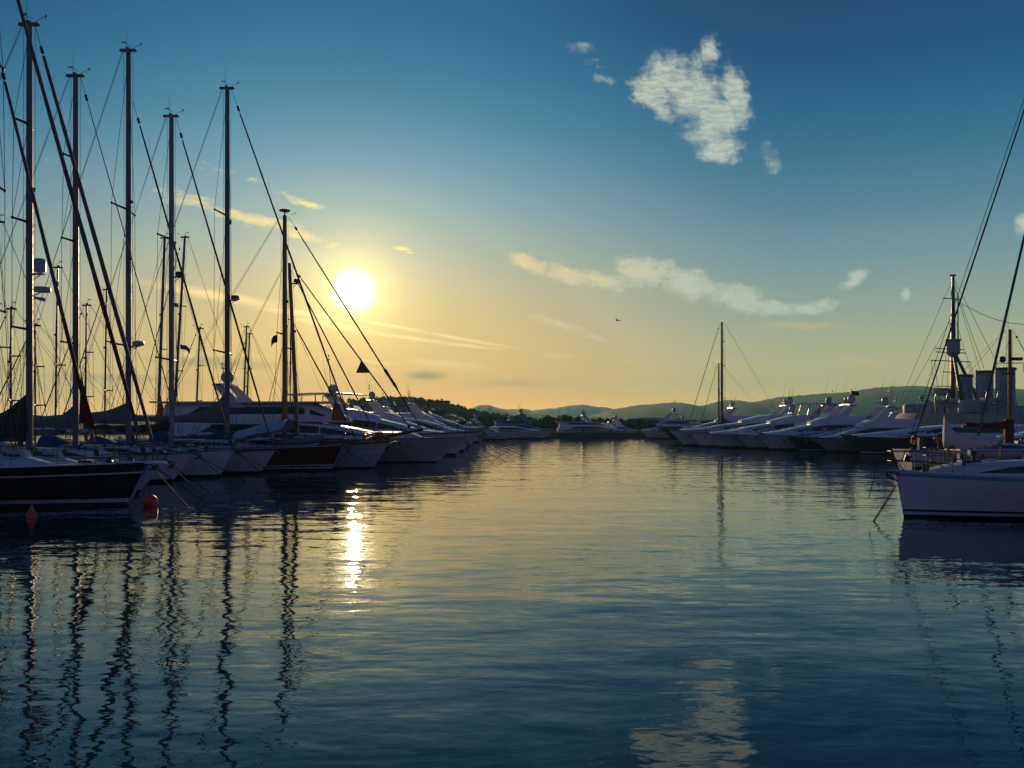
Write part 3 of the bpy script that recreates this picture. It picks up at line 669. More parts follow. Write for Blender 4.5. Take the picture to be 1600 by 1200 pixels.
    for i in range(lines): line(t, (-.2, 0, h.sheer(0) * .8), (2.2 + i * 1.0, (-.9, 1.2, .2)[i], -.05), .022, ROPE, .02)
    return t, h, top
def tri_sail(par, a, b, c, m, name, bulge=.08, n=6):
    """a small triangular sail or pennant hanging between three points, with a belly"""
    a, b, c = Vector(a), Vector(b), Vector(c); mb = MB(); rows = []
    nrm = (b - a).cross(c - a).normalized()
    for off in (.004, -.004):
        g = []
        for i in range(n + 1):
            k = i / n; p, q = a.lerp(b, k), a.lerp(c, k)
            g.append([p.lerp(q, j / n) + nrm * (off + bulge * k * math.sin(math.pi * j / n)) for j in range(n + 1)])
        mb.loft(g, closed=False)
    return mb.build(name, m, par)
def cloth_flag(par, p, w, h, m, name='flag', d=1, drop=.15):
    p = Vector(p); mb = MB()
    for off in (.003, -.003): mb.loft([[p + Vector((d * w * k, off + .10 * w * math.sin(k * 6), -drop * k * k * w + dd * h - .03 * math.sin(k * 7))) for dd in (0, .5, 1)] for k in [i / 8 for i in range(9)]], closed=False)
    return mb.build(name, m, par)
GL = 'sailing yachts moored along the left side'
def bx(px, Y): return (px - 800) / F * Y

# ------------------------------------------------------------------ left row, nearest first
blackrows = [('a', -.35, 1), ('a', .15, 2), ('a', .29, 0), ('f', .4, 0), ('f', .58, 0), ('f', .755, 2), ('f', .79, 0), ('f', .9, 0), ('f', .97, 0), ('f', 1, 0)]
t, h, top, base = sailboat('sailing_yacht', (bx(234, 33), 33, 0), .0, 'black hulled cutter with white stripes, nearest of the left row', 16.5, 4.5, (1.62, 1.42, 1.45), .78, rows=blackrows, hmats=[DARK, ANTI, STRIPE], mast_x=-5.9, mast_h=21.6, mast_r=.15,
    spreads=((.285, 1.2), (.52, 1.2), (.755, 1.1)), stay_r=.085, strip=RSAIL, boomL=5.5, boomz=3.0, cover=DCANVAS, lines=((1.6, -.4), (1.9, .9)), group=GL, railm=STRIPE, hood=LCANVAS)
furled(t, (-1.9, 0, h.sheer(.1) + .1), base.lerp(top, .76) + Vector((.25, 0, 0)), .075, SAIL, RSAIL)
tri_sail(t, (-2.55, -.03, 4.9), (-1.98, -.03, 2.75), (-2.62, -.03, 3.15), RSAIL, 'staysail_clew', .03)
mb = MB()
for i in range(9):
    k = i / 8; z = h.sheer(0) * (.9 - .85 * k) ; a = h.p(0, z, 1, .05); 
mb.loft([[h.p(0, z, 1, .0) + Vector(o) for o in ((.03, .0, 0), (-.07, .07, 0), (-.07, -.09, 0))] for z in [h.sheer(0) * (.93 - .9 * i / 8) for i in range(9)]]); mb.build('stem_strip', PALEBLUE, t)  # narrow pale blue strip down the stem
mb = MB(); mb.box((.25, 0, h.sheer(0) - .01), (.8, .26, .09), taper=.8); mb.build('bow_platform', STRIPE, t)

t, h, top, base = sailboat('sailing_yacht', (bx(262, 38.5), 38.5, 0), .0, 'white sloop with a tall dark sail cover and two radars on its mast', 14.5, 4.2, (1.42, 1.2, 1.25), 1.3, mast_x=-6.0, mast_h=20.4, mast_r=.145, spreads=((.30, .75), (.545, .72), (.77, .62)),
    radar=(.43, 'tall'), stay_r=.10, stay_x=-.45, cover=DCANVAS, cov_h=1.75, cov_dec=3.2, boomz=2.35, boomL=5.4, lines=((1.9, -.9), (1.6, .8)), group=GL)
mb = MB(); c = base.lerp(top, .385) + Vector((.55, 0, 0)); mb.lathe([(.1, 0), (.34, .02), (.36, .12), (.33, .22), (.05, .26)], c, 16); mb.tube(c + Vector((-.5, 0, -.2)), c + Vector((0, 0, .02)), .025); mb.tube(c + Vector((-.35, 0, -.22)), c + Vector((.1, 0, -.32)), .05, .09, n=8); mb.build('radar', PLAST, t)

sailboat('sailing_yacht', (bx(305, 46), 46, 0), .0, 'pale sloop whose bow shows right of the orange ball buoy', 14, 4.2, (1.5, 1.25, 1.25), 1.2, mast_x=-6.2, mast_h=21.1, mast_r=.155, spreads=((.29, .8), (.56, .75), (.78, .6)), stay_r=.03, stay_x=-.5, boomz=2.9, boomL=5, cover=CANVAS, cov_h=.9,
    lines=((2.4, -1.2), (2.6, .4)), group=GL, hood=LCANVAS)
t, h, top, base = sailboat('sailing_yacht', (bx(367, 50), 50, 0), .0, 'white sloop with a grey sail cover and fractional forestay', 14, 4.3, (1.55, 1.3, 1.3), .9, mast_x=-6.0, mast_h=24.1, mast_r=.16, spreads=((.26, 1.4), (.60, 1.3)), stay_h=.875, stay_r=.065, boomz=3.1, boomL=6.2, cover=CANVAS, cov_h=.75, cov_dec=4.0,
    radar=(.262, 'dome'), lines=((2.4, -1.4), (2.8, -.2)), group=GL, crane=True)
t, h, top, base = sailboat('sailing_yacht', (bx(431, 53.5), 53.5, 0), .0, 'pale grey sloop beside the dark red hull', 13.5, 4.2, (1.4, 1.2, 1.2), .95, hullm=CREAM, mast_x=-6.3, mast_h=21.6, mast_r=.165, spreads=((.27, 1.4), (.63, 1.2)), stay_r=.065, strip=RSAIL, boomz=2.6, boomL=4.6, cover=DCANVAS, cov_h=.5,
    radar=(.52, 'box'), lines=((1.9, -1.2), (2.3, .3)), group=GL, mastm=mat('grey_spar', (.2, .2, .23), .4, .3))
cloth_flag(t, base.lerp(top, .33) + Vector((.35, .5, -.5)), .6, .28, BCANVAS, 'pennant', 1, .5)
redrows = [('a', -.35, 1), ('a', .16, 2), ('a', .25, 0), ('a', .33, 2), ('a', .41, 0), ('f', .5, 0), ('f', .7, 0), ('f', .86, 0), ('f', .93, 2), ('f', .96, 0), ('f', 1, 0)]
t, h, top, base = sailboat('sailing_yacht', (bx(535, 57), 57, 0), .0, 'dark red hulled yacht with twin white waterline stripes', 16, 4.4, (1.72, 1.5, 1.5), .7, rows=redrows, hmats=[MAROON, ANTI, STRIPE], mast_x=-7.4, mast_h=24.6, mast_r=.17, spreads=((.255, 1.5), (.64, 1.4)), stay_r=.065, boomz=3.15, boomL=6.8, cover=CANVAS, cov_h=1.7, cov_dec=7,
    radar=(.405, 'box'), lines=((1.8, -1.5), (2.3, -.2)), group=GL, bowsprit=1.0, railm=STRIPE)
mb = MB(); g = []
for i in range(9):
    k = i / 8; x = -3.4 - 3.3 * k; g.append([Vector((x, y, 3.35 - .75 * k - .28 * abs(y) ** 1.5 - .05 * math.sin(k * 9))) for y in (-1.7, -1.1, -.5, 0, .5, 1.1, 1.7)])
mb.loft(g, closed=False); mb.build('awning', LCANVAS, t)
mb = MB()
for x in (-3.5, -6.6):
    for y in (-1.6, 1.6): mb.tube((x, y, 1.4), (x, y, 2.95 if x > -5 else 2.2), .025)
mb.build('awning_pole', STEEL, t)
# inflatable dinghy lying on its foredeck
t = thing('inflatable_dinghy', (bx(464, 56.6), 56.6, 1.86), .04, 'grey inflatable dinghy lying on the dark red yacht', 'dinghy')
mb = MB(); pts = [(-1.6, .55, 0), (-.5, .6, 0), (.7, .55, .05), (1.3, .34, .16), (1.58, 0, .24), (1.3, -.34, .16), (.7, -.55, .05), (-.5, -.6, 0), (-1.6, -.55, 0)]
mb.path(pts, .21, n=10, radii=[.1, .21, .21, .21, .2, .21, .21, .21, .1]); mb.build('tube', GRUB, t)
mb = MB(); mb.loft([[(x, -w, z), (x, 0, z - .18), (x, w, z)] for x, w, z in ((-1.45, .5, -.05), (0, .5, -.05), (1.1, .35, .05), (1.45, .05, .16))], closed=False); mb.build('floor', RUBBER, t)
mb = MB(); mb.box((-1.5, 0, .06), (.08, .9, .4)); mb.box((-.3, 0, .12), (.28, 1.1, .05)); mb.build('seat', TEAK, t)
mb = MB(); mb.box((-1.62, 0, .42), (.3, .26, .36), taper=.8); mb.tube((-1.68, 0, .3), (-1.75, 0, -.35), .06); mb.build('outboard_motor', PLAST, t)

greyrows = [('a', -.35, 1), ('a', .1, 0), ('f', .2, 0), ('f', .4, 0), ('f', .60, 2), ('f', .63, 0), ('f', .8, 0), ('f', .93, 3), ('f', 1, 0)]
t, h, top, base = sailboat('sailing_yacht', (bx(610, 60), 60, 0), .0, 'grey hulled schooner with a long bowsprit and brown wooden mast', 17, 4.6, (1.85, 1.5, 1.55), 1.15, rows=greyrows, hmats=[GREY, ANTIR, STRIPE, VARN], mast_x=-7.15, mast_h=17.1, mast_r=.17, mastm=VARN, spreads=((.475, .8),),
    stay_r=.055, stay_h=1.0, boomz=2.6, boomL=5, cover=DCANVAS, cov_h=.4, lines=((1.4, -1.8), (2.0, -.6)), group=GL, bowsprit=2.25, bs_rise=.33, railm=VARN, crane=False, ant=0)
mb = MB(); mb.lathe([(.04, 0), (.05, .25), (.36, .28), (.38, .36), (.05, .42), (.01, .43)], top, 14); mb.build('mast_cap', DALU, t)
mb = MB(); windvane(mb, top + Vector((.4, 0, .0)), .7); mb.build('wind_vane', DALU, t)
mb = MB(); p0, p1 = Vector((2.2, 0, 2.7)), top; mb.path([p0.lerp(p1, k) for k in (.18, .2, .24, .27, .285)], .05, n=7, radii=[.03, .1, .09, .12, .03]); mb.build('furler', DALU, t)
mb = MB(); mb.box((-.75, -.0, h.sheer(0) + .3), (.5, .6, .62), taper=.9); mb.build('windlass', MAROON, t)
cloth_flag(t, base.lerp(top, .46) + Vector((-.35, -.5, -.3)), .42, .5, DCANVAS, 'pennant', -1, .9)

t, h, top, base = sailboat('sailing_yacht', (bx(603, 63.5), 63.5, 0), .0, 'wooden yacht with a raked brown mast and flags on its forestays', 14, 4.2, (1.7, 1.4, 1.4), 1.1, hullm=MAROON, mast_x=-6.3, mast_h=14.5, mast_r=.15, mastm=VARN, rake=.62, spreads=((.52, .55),), stay_r=.055, stay_h=.985, boomz=2.6, boomL=4.2, cover=DCANVAS, cov_h=.4,
    radar=(.89, 'box'), lines=((2.2, -1.4),), group=GL, bowsprit=2.0, bs_rise=.38, railm=VARN, crane=False, ant=.7)
f0, f1 = Vector((1.95, 0, 2.5)), top
d0, d1 = Vector((-.55, 0, 1.9)), base.lerp(top, .98)
furled(t, d0, d1, .055, SAIL, drum=False)
e0, e1 = Vector((-2.0, 0, 1.7)), base.lerp(top, .68); furled(t, e0, e1, .06, SAIL, drum=False)
q = f0.lerp(f1, .42); r_ = f0.lerp(f1, .345); tri_sail(t, q, r_ + Vector((.02, 0, 0)), r_ + Vector((-1.05, .05, .0)), OSAIL, 'pennant', .05)
q = e0.lerp(e1, .36); r_ = e0.lerp(e1, .17); tri_sail(t, q, r_, r_ + Vector((-1.1, 0, .05)), OSAIL, 'staysail', .06)

# ------------------------------------------------------------------ left motor yachts
GM = 'motor yachts moored along the left side'
t, h, top = motoryacht('motor_yacht', (bx(729, 69), 69, 0), .0, 'large white motor yacht with a grey bow and two oval portholes', 26, 5.8, (1.98, 1.85, 1.7), 2.35, hmats=[CREAM, ANTIR, CREAM], house_x=(-.245, -.9), hh=1.45, fly=0, decks=2, deckh=1.4, arch=-.70, dome=2, ports=2, group=GM, lines=2, fend=0)
mb = MB(); rr = [[Vector((x, y, z)) for y, z in ((-1.3, 1.85), (-1.1, 2.0 + hgt), (0, 2.1 + hgt), (1.1, 2.0 + hgt), (1.3, 1.85))] for x, hgt in ((-3.4, -.1), (-4.1, .22), (-5.2, .3), (-6.6, .32))]
mb.loft(rr, closed=False); mb.build('sun_pad', DECK, t)
t, h, top = motoryacht('motor_yacht', (bx(748, 83), 83, 0), .0, 'white flybridge yacht with clear screens and a tall light mast', 22, 5.4, (2.3, 2.0, 1.8), 2.2, house_x=(-.25, -.88), hh=1.7, fly=1, hardtop=True, arch=-.60, dome=2, ports=0, group=GM, mastup=3.3, seed=2, lines=3, fend=0)
motoryacht('motor_yacht', (bx(752, 95), 95, 0), .0, 'low white cruiser with a gold lit rail behind the bowsprit', 18, 4.8, (2.2, 1.9, 1.6), 2.0, house_x=(-.3, -.85), hh=1.6, fly=1, arch=-.62, dome=1, ports=3, group=GM, seed=3, lines=3)
motoryacht('motor_yacht', (bx(757, 107), 107, 0), .0, 'white sport cruiser with a dark hull stripe, third from the large yacht', 19, 4.8, (2.2, 1.9, 1.6), 2.0, house_x=(-.22, -.8), hh=1.7, fly=0, arch=-.6, dome=1, ports=2, group=GM, seed=4, hmats=[WHITE, ANTI, NAVY], lines=3)
motoryacht('motor_yacht', (bx(756, 121), 121, 0), .0, 'small white yacht with a bare radar arch near the harbour end', 17, 4.6, (2.1, 1.8, 1.6), 1.8, house_x=(-.25, -.8), hh=1.9, fly=1, arch=-.55, dome=1, ports=0, group=GM, seed=5, lines=1)
motoryacht('motor_yacht', (bx(768, 137), 137, 0), .0, 'farthest white yacht of the left row', 20, 5, (2.3, 2.0, 1.7), 1.9, house_x=(-.2, -.85), hh=1.9, fly=1, arch=-.6, dome=1, ports=0, group=GM, seed=6, lines=1)

# ------------------------------------------------------------------ boats on the far side of the left pier: mostly masts
GB = 'sailing yachts behind the left pier'
back = [(-3, 57, 16, .0, .09, 'slim masted yacht at the picture edge behind the black cutter'), (17, 60, 10.8, .0, .07, 'small yacht with two spreaders low behind the dark sail cover'), (55, 63, 10.0, .0, .07, 'small yacht with a thin bare mast just right of the radar mast'), (86, 68, 15, .2, .08, 'yacht with a mast between the two nearest tall masts'),
        (133, 71, 12.5, .1, .08, 'yacht with a short mast behind the grey boom cover'), (163, 76, 14.5, .2, .08, 'yacht with a thin mast left of the fractional sloop mast'), (246, 86, 21.0, .7, .15, 'yacht with a pale raked mast and a pink flag on its stern'), (270, 88, 21.5, 1.2, .14, 'yacht with the most strongly raked mast'),
        (305, 97, 13.4, .5, .11, 'yacht with a slim grey mast and low crosstrees'), (379, 112, 15.2, .5, .12, 'left boat of a close pair of dark masts'), (384, 117, 14.8, .5, .12, 'right boat of a close pair of dark masts'), (453, 130, 18.2, .1, .10, 'yacht with a thin mast behind the brown masts')]
for i, (px, Y, mh, rk, mr, lab) in enumerate(back):
    X = bx(px, Y); L = 11 + (i * 7 % 5) * .5
    t, h, top, base = sailboat('sailing_yacht', (X - 4.4, Y, 0), math.pi, lab, L, 3.6, (1.35, 1.1, 1.1), 1.1, mast_x=-4.4, mast_h=mh, mast_r=mr, rake=rk, spreads=((.34, .7), (.66, .55)) if i % 3 else ((.45, .7),), stay_r=(.0, .045, .05)[i % 3], boomz=2.3, boomL=3.8, cover=(CANVAS, BCANVAS, LCANVAS)[i % 3], cov_h=.6,
        detail=0, lines=(), group=GB, ant=.6, mastm=ALU if i in (6, 7) else DALU, radar=(.66, 'box') if i == 7 else None)
    if i == 6:
        mb = MB(); mb.tube((-L + .3, 0, 1.1), (-L + .0, 0, 4.0), .03); mb.build('flagstaff', VARN, t); cloth_flag(t, (-L + .02, 0, 3.1), 2.0, 1.0, mat('faded_pink_flag', (.5, .3, .28), .8), 'flag', -1, .15)
        tri_sail(t, (-4.7, .3, 6.2), (-4.2, .3, 2.2), (-5.6, .3, 2.6), OSAIL, 'staysail', .2)
# pier between the two rows
t = thing('pier', (-29.2, 80, 0), 0, 'low concrete pier between the two rows of left hand boats', 'pier')
CONC = mat('weathered_concrete', (.24, .23, .21), .85, var=.2, scale=.8, bump=.02, grime=.4)
mb = MB(); mb.box((0, 0, .55), (3.0, 130, 1.4)); mb.build('pier_body', CONC, t); mb = MB(); mb.box((1.42, 0, 1.33), (.3, 130, .16)); mb.build('coping', CONC, t)

# white launch at the picture's left edge
t = thing('launch', (-17.55, 30.1, 0), 0, 'small white launch poking in at the left edge by the black hull', 'launch')
h = Hull(4.6, 1.7, (1.05, .85, .8), .35, .1, flare=.3, full=.6); h.build([WHITE, ANTI, PALEBLUE], [('a', -.25, 1), ('a', .06, 0), ('f', .3, 0), ('f', .6, 0), ('f', .88, 2), ('f', 1, 0)], t); h.deck(DECK, t); h.rail(GRUB, t, .045)
mb = MB(); mb.box((-2.6, 0, 1.0), (.5, .9, .5), taper=.8); mb.build('console', WHITE, t)

# ------------------------------------------------------------------ buoys
t = thing('ball_buoy', (-13.35, 32.75, 0), .4, 'round orange mooring buoy floating at the black bow', 'buoy')
mb = MB(); mb.sphere((0, 0, .17), .265, 20, 14); mb.build('float', ORANGE, t)
mb = MB(); mb.tube((0, 0, .42), (0, 0, .5), .05, n=8); mb.path([Vector((.06 * math.cos(a), 0, .54 + .06 * math.sin(a))) for a in [k * math.pi / 5 for k in range(11)]], .014, n=5); mb.build('ring', STEEL, t)
t = thing('cone_buoy', (bx(49, 29), 29, 0), 0, 'small orange cone buoy on the dark water', 'buoy')
mb = MB(); mb.lathe([(.03, -.1), (.17, -.05), (.175, .06), (.12, .17), (.06, .3), (.035, .4), (.001, .41)], (0, 0, 0), 16); mb.build('float', ORANGE, t)
mb = MB(); mb.tube((0, 0, .38), (0, 0, .47), .02, n=6); mb.build('ring', STEEL, t)

# ------------------------------------------------------------------ right side: near yachts
GR = 'sailing yachts moored on the right side'
r1rows = [('a', -.35, 1), ('a', .10, 0), ('a', .2, 2), ('a', .27, 0), ('f', .3, 0), ('f', .5, 0), ('f', .7, 0), ('f', .9, 3), ('f', .97, 0), ('f', 1, 0)]
t, h, top, base = sailboat('sailing_yacht', (bx(1399, 29), 29, 0), math.pi, 'white yacht with a black waterline stripe, nearest on the right', 15, 4.4, (1.5, 1.28, 1.28), .28, rows=r1rows, hmats=[WHITE, ANTI, BLACKP, PALEBLUE], mast_x=-5.5, mast_h=16.6, mast_r=.12, spreads=((.42, 1.1), (.72, .9)), stay_r=.028, stay_x=-.3, stay_m=WIRE,
    boomz=2.6, boomL=5, cover=LCANVAS, lines=(), group=GR, hood=LCANVAS, railm=STRIPE, cab_f=4.5)
wires(t, [[(-.12, .1, 1.7), (-5.35, .1, 17.2)]], .010, 'halyard')
fender(t, h, .26, 1, REDP, .11, .3, zt=1.75)
for p, q, n_ in (((.0, .1, 1.05), (1.28, 1.35, -.05), 'mooring_chain'), ((.0, -.05, 1.02), (1.22, 1.2, .0), 'mooring_chain'), ((.3, -.6, 1.9), (.62, -.62, .55), 'mooring_line')): line(t, p, q, .015, CHAIN, .015, n_)
mb = MB(); mb.lathe([(.02, 0), (.09, .05), (.1, .14), (.02, .2)], (-1.05, .35, 1.72), 10); mb.build('bow_light', GOLD, t)

t, h, top, base = sailboat('sailing_yacht', (bx(1452, 36), 36, 0), math.pi, 'white yacht with a pale sail bag on its foredeck, behind the nearest right hull', 14, 4.2, (1.42, 1.2, 1.2), .6, mast_x=-5.1, mast_h=15.6, mast_r=.12, spreads=((.45, 1.0),), stay_r=.055, stay_x=-1.75, stay_h=.97, boomz=2.6, boomL=4.6, cover=LCANVAS, lines=((1.2, 1.6),), group=GR, anti=NAVY)
boom_cover(t, -.78, 2.15, 2.15, LCANVAS, .75, ALU, base=.46, wid=.2, dec=8)
for x in (-.78, -2.9): mb = MB(); mb.tube((x, 0, 1.3), (x, 0, 2.3), .03); mb.build('boom_crutch', STEEL, t)
mb = MB(); mb.tube((-.05, .8, 1.4), (.05, .8, 2.45), .022); mb.tube((-.1, -.8, 1.4), (.05, .8, 2.45), .016); mb.box((.05, .8, 2.47), (.3, .2, .06)); mb.build('bow_davit', VARN, t)
cu = bpy.data.curves.new('lettering', 'FONT'); cu.body = 'COPA -'; cu.size = .42; cu.extrude = .004; tmp = bpy.data.objects.new('lettering_curve', cu); COL.objects.link(tmp)
bpy.context.view_layer.update(); me = bpy.data.meshes.new_from_object(tmp.evaluated_get(bpy.context.evaluated_depsgraph_get())); bpy.data.objects.remove(tmp)
o = bpy.data.objects.new('lettering', me); COL.objects.link(o); o.parent = t; me.materials.clear(); me.materials.append(BCANVAS)
a, b = h.p(.045, .95, 1, .03), h.p(.14, .95, 1, .03); o.location = a; o.rotation_euler = (R(90), 0, math.atan2(b.y - a.y, b.x - a.x) ); 

t, h, top, base = sailboat('sailing_yacht', (bx(1578, 60) + 4.6, 60, 0), 0.0, 'yacht with a short red mast and a dark red furled sail on its boom', 12, 3.8, (1.4, 1.2, 1.3), 1.0, mast_x=-4.6, mast_h=9.4, mast_r=.13, mastm=VARN, spreads=((.62, .35),), stay_r=.035, boomz=2.75, boomL=3.1, cover=RCANVAS, cov_h=.35, lines=(), group=GR, crane=False, ant=.8, hood=RCANVAS)
mb = MB(); mb.loft([[(-4.6 + a * .3, b * .3, z) for a, b in ((1, 0), (.3, .9), (-1.1, .6), (-1.3, -.4), (.2, -1))] for z in (1.5, 2.2, 2.9, 3.3)]); mb.build('sail_bundle', RCANVAS, t)
p = base.lerp(top, .70); mb = MB()
for sd in (-1, 1): mb.path([p + Vector((0, 0, .1)), p + Vector((.9 * sd, 0, .1)), p + Vector((.95 * sd, 0, -.5))], .03, n=5)
mb.sphere(p + Vector((-.5, 0, .35)), .22, 10, 8); mb.box(tuple(p + Vector((.45, 0, .38))), (.7, .3, .2)); mb.build('radar', DALU, t)
tri_sail(t, (-3.0, 0, 5.6), (-2.75, 0, 5.0), (-3.05, 0, 5.2), DCANVAS, 'pennant'); tri_sail(t, (-2.85, 0, 4.6), (-2.5, 0, 3.9), (-2.95, 0, 4.1), DCANVAS, 'pennant')
motoryacht('motor_yacht', (bx(1492, 72), 72, 0), math.pi, 'white motor yacht half hidden behind the red masted yacht', 14, 4.4, (1.6, 1.5, 1.4), 1.4, hh=.95, house_x=(-.2, -.8), fly=0, arch=-.75, dome=1, ports=0, group='motor yachts moored on the right side', lines=0, fend=0)

# ------------------------------------------------------------------ right row of motor yachts
GN = 'motor yachts moored on the right side'
rowR = [
 ((1032, 143), 'dark hulled yacht farthest along the right row', dict(L=22, B=5.2, fb=(2.3, 2.0, 1.8), hullm=NAVY, hmats=[NAVY, ANTI, STRIPE], house_x=(-.25, -.8), hh=1.5, fly=1, arch=-.5, ports=0, seed=11)),
 ((1043, 117), 'long white yacht with the tallest dome on the right row', dict(L=27, B=6, fb=(2.2, 1.9, 1.8), over=2.4, house_x=(-.17, -.85), hh=1.5, fly=1, arch=-.56, dome=2, ports=3, seed=12, mastup=1.6)),
 ((1103, 108), 'white yacht with rounded twin windows, right of the long yacht', dict(L=24, B=5.6, fb=(1.9, 1.75, 1.7), over=1.8, house_x=(-.13, -.82), hh=1.55, fly=1, hardtop=True, arch=-.6, dome=1, ports=2, seed=13)),
 ((1183, 99), 'white yacht with a dark hull stripe and square hull windows', dict(L=17, B=5.0, fb=(1.95, 1.75, 1.7), over=1.6, house_x=(-.15, -.85), hh=1.4, fly=1, arch=-.56, dome=2, ports=4, seed=14, flag=True)),
 ((1263, 92), 'grey hulled yacht with swept white cabin', dict(L=13.5, B=4.4, fb=(1.55, 1.5, 1.5), over=2.3, hmats=[mat('pearl_grey_hull', (.42, .40, .44), .3, var=.05, grime=.25), ANTI, NAVY], house_x=(-.2, -.85), hh=1.35, fly=1, arch=-.55, dome=1, ports=0, seed=15, mastup=1.5)),
 ((1312, 87), 'sleek dark grey yacht with one long window and hanging fenders', dict(L=24, B=5.6, fb=(1.9, 1.75, 1.6), over=2.2, hmats=[mat('graphite_hull', (.09, .09, .10), .25, var=.1, coat=.3), ANTI, STRIPE], house_x=(-.16, -.8), hh=1.15, fly=0, arch=0, ports=0, seed=16, fend=4, bars=False)),
]
rowR += [
 ((1078, 112.5), 'narrow white cruiser wedged right of the long domed yacht', dict(L=20, B=3.6, fb=(1.8, 1.6, 1.5), over=1.6, house_x=(-.2, -.8), hh=1.3, fly=0, arch=-.62, dome=1, ports=0, seed=21)),
 ((1150, 103.5), 'narrow grey cruiser wedged between two white yachts', dict(L=19, B=3.6, fb=(1.7, 1.5, 1.5), over=1.6, hmats=[GREY, ANTI, NAVY], house_x=(-.18, -.85), hh=1.4, fly=1, arch=0, ports=0, seed=22)),
 ((1228, 95.5), 'narrow dark hulled cruiser left of the swept white cabin', dict(L=18, B=3.2, fb=(1.6, 1.5, 1.4), over=1.6, hmats=[NAVY, ANTI, STRIPE], house_x=(-.2, -.8), hh=1.3, fly=0, arch=-.6, dome=1, ports=0, seed=23)),
]
for (px, Y), lab, kw in rowR:
    motoryacht('motor_yacht', (bx(px, Y), Y, 0), math.pi, lab, group=GN, lines=1 if Y > 110 else 0, **kw)
sailboat('sailing_yacht', (bx(1071, 136), 136, 0), math.pi, 'tall sloop standing alone among the right row motor yachts', 16, 4.4, (1.6, 1.4, 1.4), 1.3, mast_x=-5.6, mast_h=18.5, mast_r=.17, mastm=DALU, spreads=((.3, .8), (.6, .7), (.82, .5)), stay_r=.05, boomz=2.8, boomL=5, detail=1, lines=(), group=GR, ant=0, crane=False)
sailboat('sailing_yacht', (bx(1090, 142), 142, 0), math.pi, 'shorter masted yacht close behind the tall sloop on the right', 13, 4, (1.5, 1.3, 1.3), 1.3, mast_x=-3.4, mast_h=12.6, mast_r=.12, mastm=DALU, spreads=((.55, .5),), stay_r=.04, boomz=2.8, boomL=4, detail=0, lines=(), group=GR, ant=0, crane=False)

# ------------------------------------------------------------------ far quay and the yachts on it
t = thing('quay', (bx(945, 180), 180, 0), 0, 'dark stone quay wall across the harbour mouth', 'quay')
mb = MB(); mb.box((0, 1.5, .3), (25, 4, 1.5)); mb.build('quay_wall', mat('wet_dark_stone', (.07, .068, .065), .8, var=.3, scale=.6, bump=.05), t); mb = MB(); mb.box((0, -.45, 1.08), (25, .5, .14)); mb.build('coping', CONC, t)
GU = 'large yachts at the far quay'
motoryacht('motor_yacht', (bx(862, 168), 168, 0), .0, 'low white sport yacht left of the quay', 13.5, 4.2, (1.6, 1.35, 1.3), 1.6, house_x=(-.25, -.9), hh=1.05, fly=0, arch=0, ports=0, group=GU, lines=0, fend=0, detail=0)
motoryacht('motor_yacht', (bx(868, 178), 178, 0), .15, 'blue grey yacht with a tall square arch behind the sport yacht', 13, 4.6, (1.9, 1.6, 1.5), 1.6, house_x=(-.28, -.95), hh=1.1, decks=2, deckh=.8, fly=0, arch=-.5, dome=1, ports=0, group=GU, lines=0, fend=0, housem=mat('blue_grey_paint', (.16, .20, .27), .4), hmats=[GREY, ANTI, NAVY], mastup=1.2, detail=0)
motoryacht('motor_yacht', (bx(972, 188), 188, 0), .05, 'three decked white yacht behind the stone quay', 14, 4.6, (1.55, 1.45, 1.4), 1.2, house_x=(-.12, -.98), hh=1.0, decks=2, deckh=.8, fly=0, arch=-.55, dome=1, ports=0, group=GU, lines=0, fend=0, mastup=1.6, detail=0)
motoryacht('motor_yacht', (bx(1003, 172), 172, 0), 2.6, 'tall white yacht seen end on right of the quay', 12, 4.8, (1.7, 1.5, 1.5), 1.2, house_x=(-.15, -.97), hh=1.1, decks=2, deckh=1.0, fly=0, arch=-.5, dome=1, ports=0, group=GU, lines=0, fend=0, mastup=1.9, detail=0)
motoryacht('motor_yacht', (bx(733, 185), 185, 0), .0, 'big dark hulled yacht with a raised bow under the wooded hill', 24, 5.5, (3.6, 2.4, 2.0), 3.6, hmats=[NAVY, ANTI, STRIPE], house_x=(-.3, -.9), hh=1.5, decks=1, fly=0, arch=-.45, dome=1, ports=0, group=GU, lines=0, fend=0, mastup=2.8, detail=0, housem=mat('dark_grey_paint', (.1, .1, .11), .5))  # superstructure in one even dark grey
for i, (px, Y, yw, L_, lab) in enumerate(((838, 196, .1, 9, 'small cruiser just left of the quay end'), (978, 200, .3, 8, 'small cruiser behind the quay, right of the three decked yacht'), (1022, 206, 2.9, 10, 'small cruiser behind the tall end on yacht'), (882, 205, 3.0, 9, 'small cruiser partly hidden by the three decked yacht'), (800, 158, .1, 10, 'low cruiser in front of the sport yacht stern'), (776, 205, .2, 12, 'grey cruiser far behind the sport yacht stern'), (915, 212, 3.0, 11, 'white cruiser right behind the three decked yacht'), (948, 215, .1, 12, 'dark cruiser behind the right end of the three decked yacht'), (1002, 196, .2, 9, 'white cruiser just right of the quay end'))):
    motoryacht('motor_yacht', (bx(px, Y), Y, 0), yw, lab, L_, 3.2, (1.5, 1.2, 1.1), 1.2, house_x=(-.28, -.8), hh=1.1, fly=i % 2, arch=-.6 if i % 2 == 0 else 0, dome=1, ports=0, group=GU, lines=0, fend=0, detail=0, hullm=(WHITE, NAVY, WHITE, GREY, WHITE, GREY, WHITE, NAVY, WHITE)[i], hmats=[(WHITE, NAVY, WHITE, GREY, WHITE, GREY, WHITE, NAVY, WHITE)[i], ANTI, NAVY])
